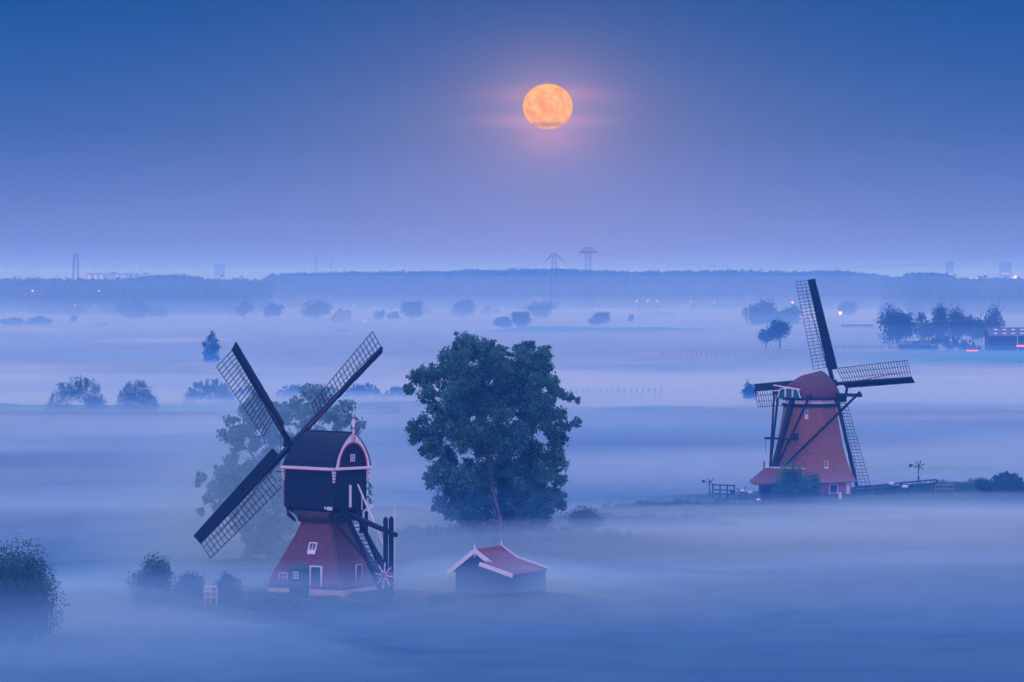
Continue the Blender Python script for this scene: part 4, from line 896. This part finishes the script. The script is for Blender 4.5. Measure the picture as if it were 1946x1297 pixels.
b = MB(); b.box((10.2, .35, (ze_ + GZ) / 2), (.25, .2, ze_ - GZ)); b.build('downpipe', 'white', bn)
b = thing('shed', 'low long shed under the farm poplars left of the barn', 'shed', (px(1740, 1500), 1500, 0), 0)
q = MB(); q.box((0, 3, .6), (12, 6, 3.2)); q.build('wall', 'tar', b); q = MB(); q.loft([[(-6.3, -.3, 2.1), (6.3, -.3, 2.1), (6.3, 6.3, 2.1), (-6.3, 6.3, 2.1)], [(-5.8, 2.8, 3.4), (5.8, 2.8, 3.4), (5.8, 3.2, 3.4), (-5.8, 3.2, 3.4)]]); q.build('roof', 'grey_roof', b)
def car(label, x, D, z, lit='lamp_red'):
    t = thing('car', label, 'car', (px(x, D), D, z), 0)
    b = MB(); b.loft([[(-2.2, -.85, .3), (2.2, -.85, .3), (2.2, .85, .3), (-2.2, .85, .3)], [(-2.25, -.88, .85), (2.25, -.88, .85), (2.25, .88, .85), (-2.25, .88, .85)], [(-1.6, -.75, .95), (1.2, -.75, .95), (1.2, .75, .95), (-1.6, .75, .95)], [(-1.2, -.65, 1.45), (.7, -.65, 1.45), (.7, .65, 1.45), (-1.2, .65, 1.45)]]); b.build('body', 'car_red', t)
    for xx in (-1.4, 1.4):
        for yy in (-.86, .86):
            b = MB(); b.tube([(xx, yy - .1, .33), (xx, yy + .1, .33)], .33, 10); b.build('wheel', 'dark_steel', t)
    b = MB(); b.box((0, -.92, .74), (4.2, .06, .28)); b.build('light_streak', lit, t)  # glowing bar added to stand for a streak of tail light
car('small car with a red light streak on the farm road below the poplars', 1847, 1405, pz(667, 1405) - .7)
car('red-lit car parked before the barn at the right edge', 1942, 1450, pz(658, 1450) - .7)

# ------------------------------------------------------------------ fences, gates and garden pieces
def fence(label, pts, h, rails, step, m, name='fence', zf=None, group=None, pw=.12, rw=.08, rh=.10, cat='fence'):
    """pts in metres; posts are parts"""
    z0 = zf if zf is not None else (lambda x, y: GH(x, y))
    t = thing(name, label, cat, (*pts[0], 0), 0, group); o = Vector((*pts[0], 0)); rb = MB()
    for a, c in zip(pts[:-1], pts[1:]):
        a, c = Vector((*a, 0)), Vector((*c, 0)); n = max(1, round((c - a).length / step)); prev = None
        for i in range(n + 1):
            p = a.lerp(c, i / n); z = z0(p.x, p.y); b = MB(); b.box((p.x - o.x, p.y - o.y, z + h / 2 - .15), (pw, pw, h + .3)); b.build('post', m, t)
            cur = Vector((p.x - o.x, p.y - o.y - pw * .6, z))
            if prev is not None:
                for r_ in rails: rb.beam(prev + Vector((0, 0, r_)), cur + Vector((0, 0, r_)), rw, rh)
            prev = cur
    if rails: rb.build('rail', m, t)
    return t
def PP(x, D): return (px(x, D), D)
g = fence('white wooden field gate in fog left of the left mill', [PP(389, 340), PP(411, 339)], 1.35, (.4, .85, 1.3), .62, 'white', 'gate', zf=lambda x, y: -.3, pw=.12, cat='gate')
fence('dark three-rail fence by the water left of the right mill', [PP(1355, 495), PP(1396, 493)], 2.1, (.9, 1.4, 2.0), 1.1, 'dark_wood', zf=lambda x, y: -.4, pw=.16, rw=.12, rh=.14)
fence('long dark rail fence running right from the right mill', [PP(1624, 500), PP(1780, 503)], 1.1, (.55, 1.05), 1.5, 'dark_wood', zf=lambda x, y: GH(x, y) - .2 + .1, pw=.12, rw=.14, rh=.16)
fence('white picket fence at the end of the dark rail fence', [PP(1779, 500), PP(1814, 500)], 1.2, (.5, 1.05), .45, 'concrete', zf=lambda x, y: GH(x, y), pw=.05)
fence('short white picket fence near the right-edge bushes', [PP(1842, 503), PP(1872, 503)], 1.1, (.5, .95), .5, 'concrete', zf=lambda x, y: GH(x, y), pw=.05)
fence('pale picket fence sunk in fog below the right mill', [PP(1603, 478), PP(1632, 478)], 1.1, (.4, .9), .45, 'concrete', zf=lambda x, y: -1.3, pw=.05)
fence('row of bare posts in fog right of the big tree', [PP(1085, 960), PP(1256, 960)], 1.3, (), 1.42, 'dark_wood', 'post_row', zf=lambda x, y: GZ + .8, pw=.2)
fence('pale post row across the meadow before the two young trees', [PP(1258, 1330), PP(1540, 1390)], 1.6, (.9, 1.5), 2.6, 'concrete', 'fence', zf=lambda x, y: GZ + 2.4, pw=.18)
fence('dark stock fence before the farm poplars', [PP(1560, 1540), PP(1880, 1520)], 1.6, (.6, 1.2), 3.0, 'dark_wood', 'fence', zf=lambda x, y: pz(664, 1530), pw=.16)
b = MB(); b.box((0, 0, .55), (.32, .3, 1.5)); o = b.build('post', 'white'); o.location = (px(1597, 494), 494, GH(px(1597, 494), 494) - .3); tag(o, 'stout white post standing before the right mill window', 'post')
# little pump mills
def pump_mill(label, x, D, h, r, seed, nb=6, m='dark_steel', rot=.3, face=.35):
    z = GH(px(x, D), D); t = thing('pump_mill', label, 'wind pump', (px(x, D), D, z), face)
    b = MB(); b.tube([(0, 0, -.3), (0, 0, h)], .055, 6)
    for s_ in (-1, 1): b.beam((s_ * .4, 0, -.2), (0, 0, h * .5), .06)
    b.build('mast', m, t)
    b = MB()
    for i in range(nb):
        a = rot + 2 * math.pi * i / nb; b.beam((math.cos(a) * .1, -.3, h + math.sin(a) * .1), (math.cos(a) * r, -.3, h + math.sin(a) * r), .05, .10, upv=(0, 1, 0), w2=.12, h2=.12)
    b.tube([(0, -.38, h), (0, .1, h)], .09, 8); b.build('rotor', m, t)
    b = MB(); b.beam((0, .1, h), (-r * .5, .9, h), .05, .06); b.box((-r * .85, 1.0, h), (r * .7, .05, .34)); b.build('tail_vane', m, t)
pump_mill('slender six-bladed wind pump standing alone right of the right mill', 1746, 508, 2.4, .72, 1, 6)
pump_mill('tiny wind pump left of the dark three-rail fence', 1349, 497, 2.2, .5, 2, 4, rot=.8)
pump_mill('tiny tilted wind pump between the three-rail fence and the outhouse', 1409, 492, 1.4, .9, 3, 4, rot=.95)
for i, (x, y, D, w_, lb) in enumerate(((1412, 934, 490, .7, 'white garden stone beside the tilted little wind pump'), (1427, 937, 489, .8, 'flat white garden stone nearest the outhouse'), (1442, 951, 484, .6, 'white garden stone before the outhouse corner'), (1694, 920, 498, .8, 'white bale on the long dark rail fence'), (1720, 926, 497, .9, 'pale flat bale below the long dark rail fence'))):
    b = MB(); b.lathe([(0, -.12), (w_ * .45, -.1), (w_ * .5, .08), (w_ * .3, .2), (0, .22)], (0, 0, 0), 9); o = b.build('stone', 'white', None, True); o.location = (px(x, D), D, pz(y, D)); tag(o, lb, 'stone')
# rough grass and reeds standing on the mounds and banks
def grass_patch(areas, n, seed):
    rg = np.random.default_rng(seed); A = np.array(areas, float); k = rg.choice(len(A), n, p=A[:, 4] / A[:, 4].sum()); a = rg.uniform(0, 6.283, n); q = rg.random(n) ** .5
    x = A[k, 0] + A[k, 2] * q * np.cos(a); y = A[k, 1] + A[k, 3] * q * np.sin(a); z = ground_z(x, y) - .03
    h = rg.uniform(.15, .5, n) * (1 + .8 * (np.sin(x * 1.3) * np.sin(y * .9) > .3)); w = rg.uniform(.04, .09, n); an = rg.uniform(0, 3.14, n); lx = rg.normal(size=n) * .12; ly = rg.normal(size=n) * .12
    dx_, dy_ = np.cos(an) * w, np.sin(an) * w
    v = np.stack([np.stack([x - dx_, y - dy_, z], 1), np.stack([x + dx_, y + dy_, z], 1), np.stack([x + lx + dx_ * .3, y + ly + dy_ * .3, z + h], 1), np.stack([x + lx - dx_ * .3, y + ly - dy_ * .3, z + h], 1)], 1).reshape(-1, 3)
    return tag(np_mesh('grass', v, np.arange(n * 4).reshape(-1, 4), 'bank_grass'), kind='stuff')
grass_patch([(-3, 424, 16, 10, 2), (38, 492, 22, 6, 2), (64, 500, 18, 6, 2), (92, 500, 30, 8, 2), (22, 474, 12, 5, 1), (10, 452, 16, 5, 1), (-16.6, 340.5, 12, 3, .5)], 60000, 5)
# terrace kerb in front of the left mill
b = MB()
pts = [(px(500, 343), 343.4, -.32), (px(600, 341), 341.2, -.35), (px(700, 340), 340.2, -.33), (px(800, 343), 342.6, -.36)]
for a_, c_ in zip(pts[:-1], pts[1:]): b.beam(a_, c_, .25, .16)
tag(b.build('kerb', 'path', None), kind='structure')

# ------------------------------------------------------------------ moon and the cloud strip across it
DM = 30000.0; mw = 47.3 / F * DM; mh = 43.0 / F * DM
mm_ = bpy.data.materials.new('moon_surface'); mm_.use_nodes = True; t = mm_.node_tree; l = t.links.new; t.nodes.clear()
tcn = t.nodes.new('ShaderNodeTexCoord'); n1 = t.nodes.new('ShaderNodeTexNoise'); l(tcn.outputs['Object'], n1.inputs[0]); n1.inputs['Scale'].default_value = 2.4; n1.inputs['Detail'].default_value = 7; n1.inputs['Roughness'].default_value = .6
cr = t.nodes.new('ShaderNodeValToRGB'); l(n1.outputs[0], cr.inputs[0])
e0, e1 = cr.color_ramp.elements; e0.position = .38; e0.color = (*s2l(255, 158, 92), 1); e1.position = .62; e1.color = (*s2l(255, 198, 114), 1)
vz = t.nodes.new('ShaderNodeTexVoronoi'); l(tcn.outputs['Object'], vz.inputs[0]); vz.inputs['Scale'].default_value = 5.5
mr = t.nodes.new('ShaderNodeMapRange'); l(vz.outputs['Distance'], mr.inputs[0]); mr.inputs[1].default_value = 0; mr.inputs[2].default_value = .35; mr.inputs[3].default_value = .9; mr.inputs[4].default_value = 1
ml = t.nodes.new('ShaderNodeMix'); ml.data_type = 'RGBA'; ml.blend_type = 'MULTIPLY'; ml.inputs[0].default_value = 1; l(cr.outputs[0], ml.inputs[6]); l(mr.outputs[0], ml.inputs[7])
lw = t.nodes.new('ShaderNodeLayerWeight'); lw.inputs[0].default_value = .25
rm = t.nodes.new('ShaderNodeMapRange'); l(lw.outputs['Facing'], rm.inputs[0]); rm.inputs[1].default_value = .55; rm.inputs[2].default_value = .95; rm.inputs[3].default_value = 0; rm.inputs[4].default_value = .8
m2 = t.nodes.new('ShaderNodeMix'); m2.data_type = 'RGBA'; l(rm.outputs[0], m2.inputs[0]); l(ml.outputs[2], m2.inputs[6]); m2.inputs[7].default_value = (*s2l(255, 190, 70), 1)
em = t.nodes.new('ShaderNodeEmission'); l(m2.outputs[2], em.inputs[0]); em.inputs[1].default_value = 1.0; ou = t.nodes.new('ShaderNodeOutputMaterial'); l(em.outputs[0], ou.inputs[0])
MT['moon_surface'] = mm_
b = MB(); b.lathe([(math.sin(math.pi * i / 48), -math.cos(math.pi * i / 48)) for i in range(49)], (0, 0, 0), 96)
mo = b.build('moon', 'moon_surface', None, True); mo.scale = (mw, mw, mh); mo.location = (px(MOON[0], DM), DM, pz(MOON[1], DM))
tag(mo, 'full orange moon hanging in the blue sky above the far wood', 'moon')

# ------------------------------------------------------------------ air: haze box and ground mist
def vol_mat(name, dens, col=(1, 1, 1), aniso=0.0):
    m = bpy.data.materials.new(name); m.use_nodes = True; t = m.node_tree; t.nodes.clear()
    v = t.nodes.new('ShaderNodeVolumePrincipled'); v.inputs['Color'].default_value = (*col, 1); v.inputs['Density'].default_value = dens
    v.inputs['Anisotropy'].default_value = aniso; v.inputs['Absorption Color'].default_value = (0, 0, 0, 1) if name == 'cloud' else (1, 1, 1, 1)
    o = t.nodes.new('ShaderNodeOutputMaterial'); t.links.new(v.outputs[0], o.inputs[1]); MT[name] = m; return m
HAZE_C = (0.05, 0.32, 1.0); MIST_C = (0.08, 0.32, 1.0)
vol_mat('haze', 0.00037, HAZE_C)
b = MB(); b.box((0, 6000, 24.5), (13000, 14000, 55)); tag(b.build('haze', 'haze'), kind='stuff')

def mist_sheet(top, amp, dens, seed, colr=None, x0=-1400, x1=1400, y0=-200, y1=6000, bottom=-3.0, wl=90):
    """a closed sheet of even fog whose upper surface rolls gently"""
    rg = np.random.default_rng(seed); nx, ny = 90, 150; xs = np.linspace(x0, x1, nx); ys = y0 + (y1 - y0) * np.linspace(0, 1, ny) ** 1.8
    X, Y = np.meshgrid(xs, ys); Z = np.zeros_like(X)
    for i in range(9):
        k = 2 * math.pi / (wl * rg.uniform(.8, 4)); a = rg.uniform(0, 6.28); ph = rg.uniform(0, 6.28)
        Z += np.sin((X * math.cos(a) + Y * math.sin(a) * .8) * k + ph) / 3
    Z = top + amp * np.clip(Z, -1, 1.3)
    v1 = np.stack([X, Y, Z], -1).reshape(-1, 3); v0 = v1.copy(); v0[:, 2] = bottom; n = nx * ny
    i = (np.arange(ny - 1)[:, None] * nx + np.arange(nx - 1)[None]).ravel(); f1 = np.stack([i, i + 1, i + nx + 1, i + nx], 1); f0 = f1[:, ::-1] + n
    ex = []
    def wall(idx):
        for a_, c_ in zip(idx[:-1], idx[1:]): ex.append((a_, a_ + n, c_ + n, c_))
    wall(list(range(nx))); wall(list(range(nx - 1, n, nx))); wall(list(range(n - 1, n - nx - 1, -1))); wall(list(range(n - nx, -1, -nx)))
    nm = 'mist_%d' % seed; vol_mat(nm, dens, colr or MIST_C)
    return tag(np_mesh('mist', np.concatenate([v1, v0]), np.concatenate([f1, f0, np.array(ex)]), nm), kind='stuff')
MS = [mist_sheet(-0.3, .55, .013, 1), mist_sheet(1.3, 1.0, .0052, 2), mist_sheet(4.2, 1.6, .0018, 3), mist_sheet(9.0, 2.0, .0007, 4),
      mist_sheet(0.4, .8, .0040, 7, (.8, .9, 1.0), y0=395), mist_sheet(0.6, .9, .0070, 5, (1.0, 1.0, 1.0), y0=520), mist_sheet(0.3, .7, .0100, 6, (1.0, 1.0, 1.0), y0=760)]
def bank(x, y_, D, rx, ry, rz, dens, seed, colr=None, z=None):
    """a soft bank of thicker mist: three nested lenses of even density, thinning to nothing at the edge"""
    z = GZ if z is None else z
    nm = 'mist_bank_%d' % seed; vol_mat(nm, dens * .45, colr or (0.30, 0.55, 1.0))
    for q_, sc_ in enumerate((1.0, .8, .6)):
        rg = random.Random(seed * 3 + q_); b = MB(); n = 40; ph = [rg.uniform(0, 6.28) for _ in range(4)]; rings = []
        for i in range(21):
            t = math.pi * i / 20; ring = []
            for j in range(n):
                a = 2 * math.pi * j / n; q = (1 + .18 * math.sin(2 * a + ph[0]) + .12 * math.sin(3 * a + ph[1]) + .07 * math.sin(5 * a + ph[2])) * sc_
                ring.append((1.3 * rx * q * math.sin(t) * math.cos(a), 1.3 * ry * q * math.sin(t) * math.sin(a), -rz * sc_ * math.cos(t) * abs(math.cos(t)) ** 1.8))
            rings.append(ring)
        b.loft(rings); o = b.build('mist', nm); o.location = (px(x, D), D, z); tag(o, kind='stuff')
# deeper, whiter mist hanging over the far polder
for i_, (rz_, dn_) in enumerate(((14, .0004), (31, .00018), (37, .00018), (44, .00009))):
    b = MB(); b.lathe([(math.sin(math.pi * i / 24), -math.cos(math.pi * i / 24)) for i in range(25)], (0, 0, 0), 48)
    vol_mat('mist_far_%d' % i_, dn_, (0.62, 0.78, 1.0)); o = b.build('mist', 'mist_far_%d' % i_); o.scale = (2600, 1750, rz_); o.location = (0, 2900 + 60 * i_, GZ); tag(o, kind='stuff')
WH = (0.6, 0.78, 1.0)
BANKS = [(560, 0, 341, 46, 26, 4.4, .038, 101), (945, 0, 343, 15, 17, 5.2, .075, 102), (1400, 0, 352, 64, 36, 4.0, .016, 113), (1850, 0, 372, 40, 34, 4.0, .014, 114), (250, 0, 338, 20, 20, 4.6, .034, 103), (20, 0, 306, 30, 28, 5.4, .023, 104), (120, 0, 462, 56, 44, 4.2, .012, 117, WH), (1160, 0, 470, 44, 30, 3.4, .010, 118, WH), (200, 0, 800, 60, 24, 7, .014, 115), (560, 0, 860, 60, 30, 8, .010, 116),
         (500, 0, 376, 16, 9, 23, .055, 105), (1520, 0, 418, 74, 48, 4.4, .022, 106, WH), (1180, 0, 405, 46, 32, 4.0, .016, 107, WH), (1900, 0, 446, 50, 34, 4.6, .018, 108, WH),
         (900, 0, 398, 36, 18, 3.4, .008, 109), (300, 0, 600, 70, 60, 5, .003, 110), (1000, 0, 700, 90, 60, 6, .006, 111), (1500, 0, 800, 90, 70, 6, .005, 112)]
for k in BANKS: bank(*k)
# thin cloud strip in front of the moon, far beyond the haze
cm = vol_mat('cloud', .0055, (.75, .38, .25))
b = MB(); rings = []
for i in range(9):
    tt = math.pi * i / 8; rings.append([(118 * math.sin(tt) * math.cos(2 * math.pi * j / 32), 90 * math.sin(tt) * math.sin(2 * math.pi * j / 32), -18 * math.cos(tt) * (1 + .35 * math.sin(j * .9)) + 5 * math.sin(j * .39 + 1)) for j in range(32)])
b.loft(rings); o = b.build('cloud', 'cloud', None, True); o.location = (px(1041, 26000), 26000, pz(237, 26000)); tag(o, 'thin grey cloud strip crossing the lower edge of the moon', 'cloud')
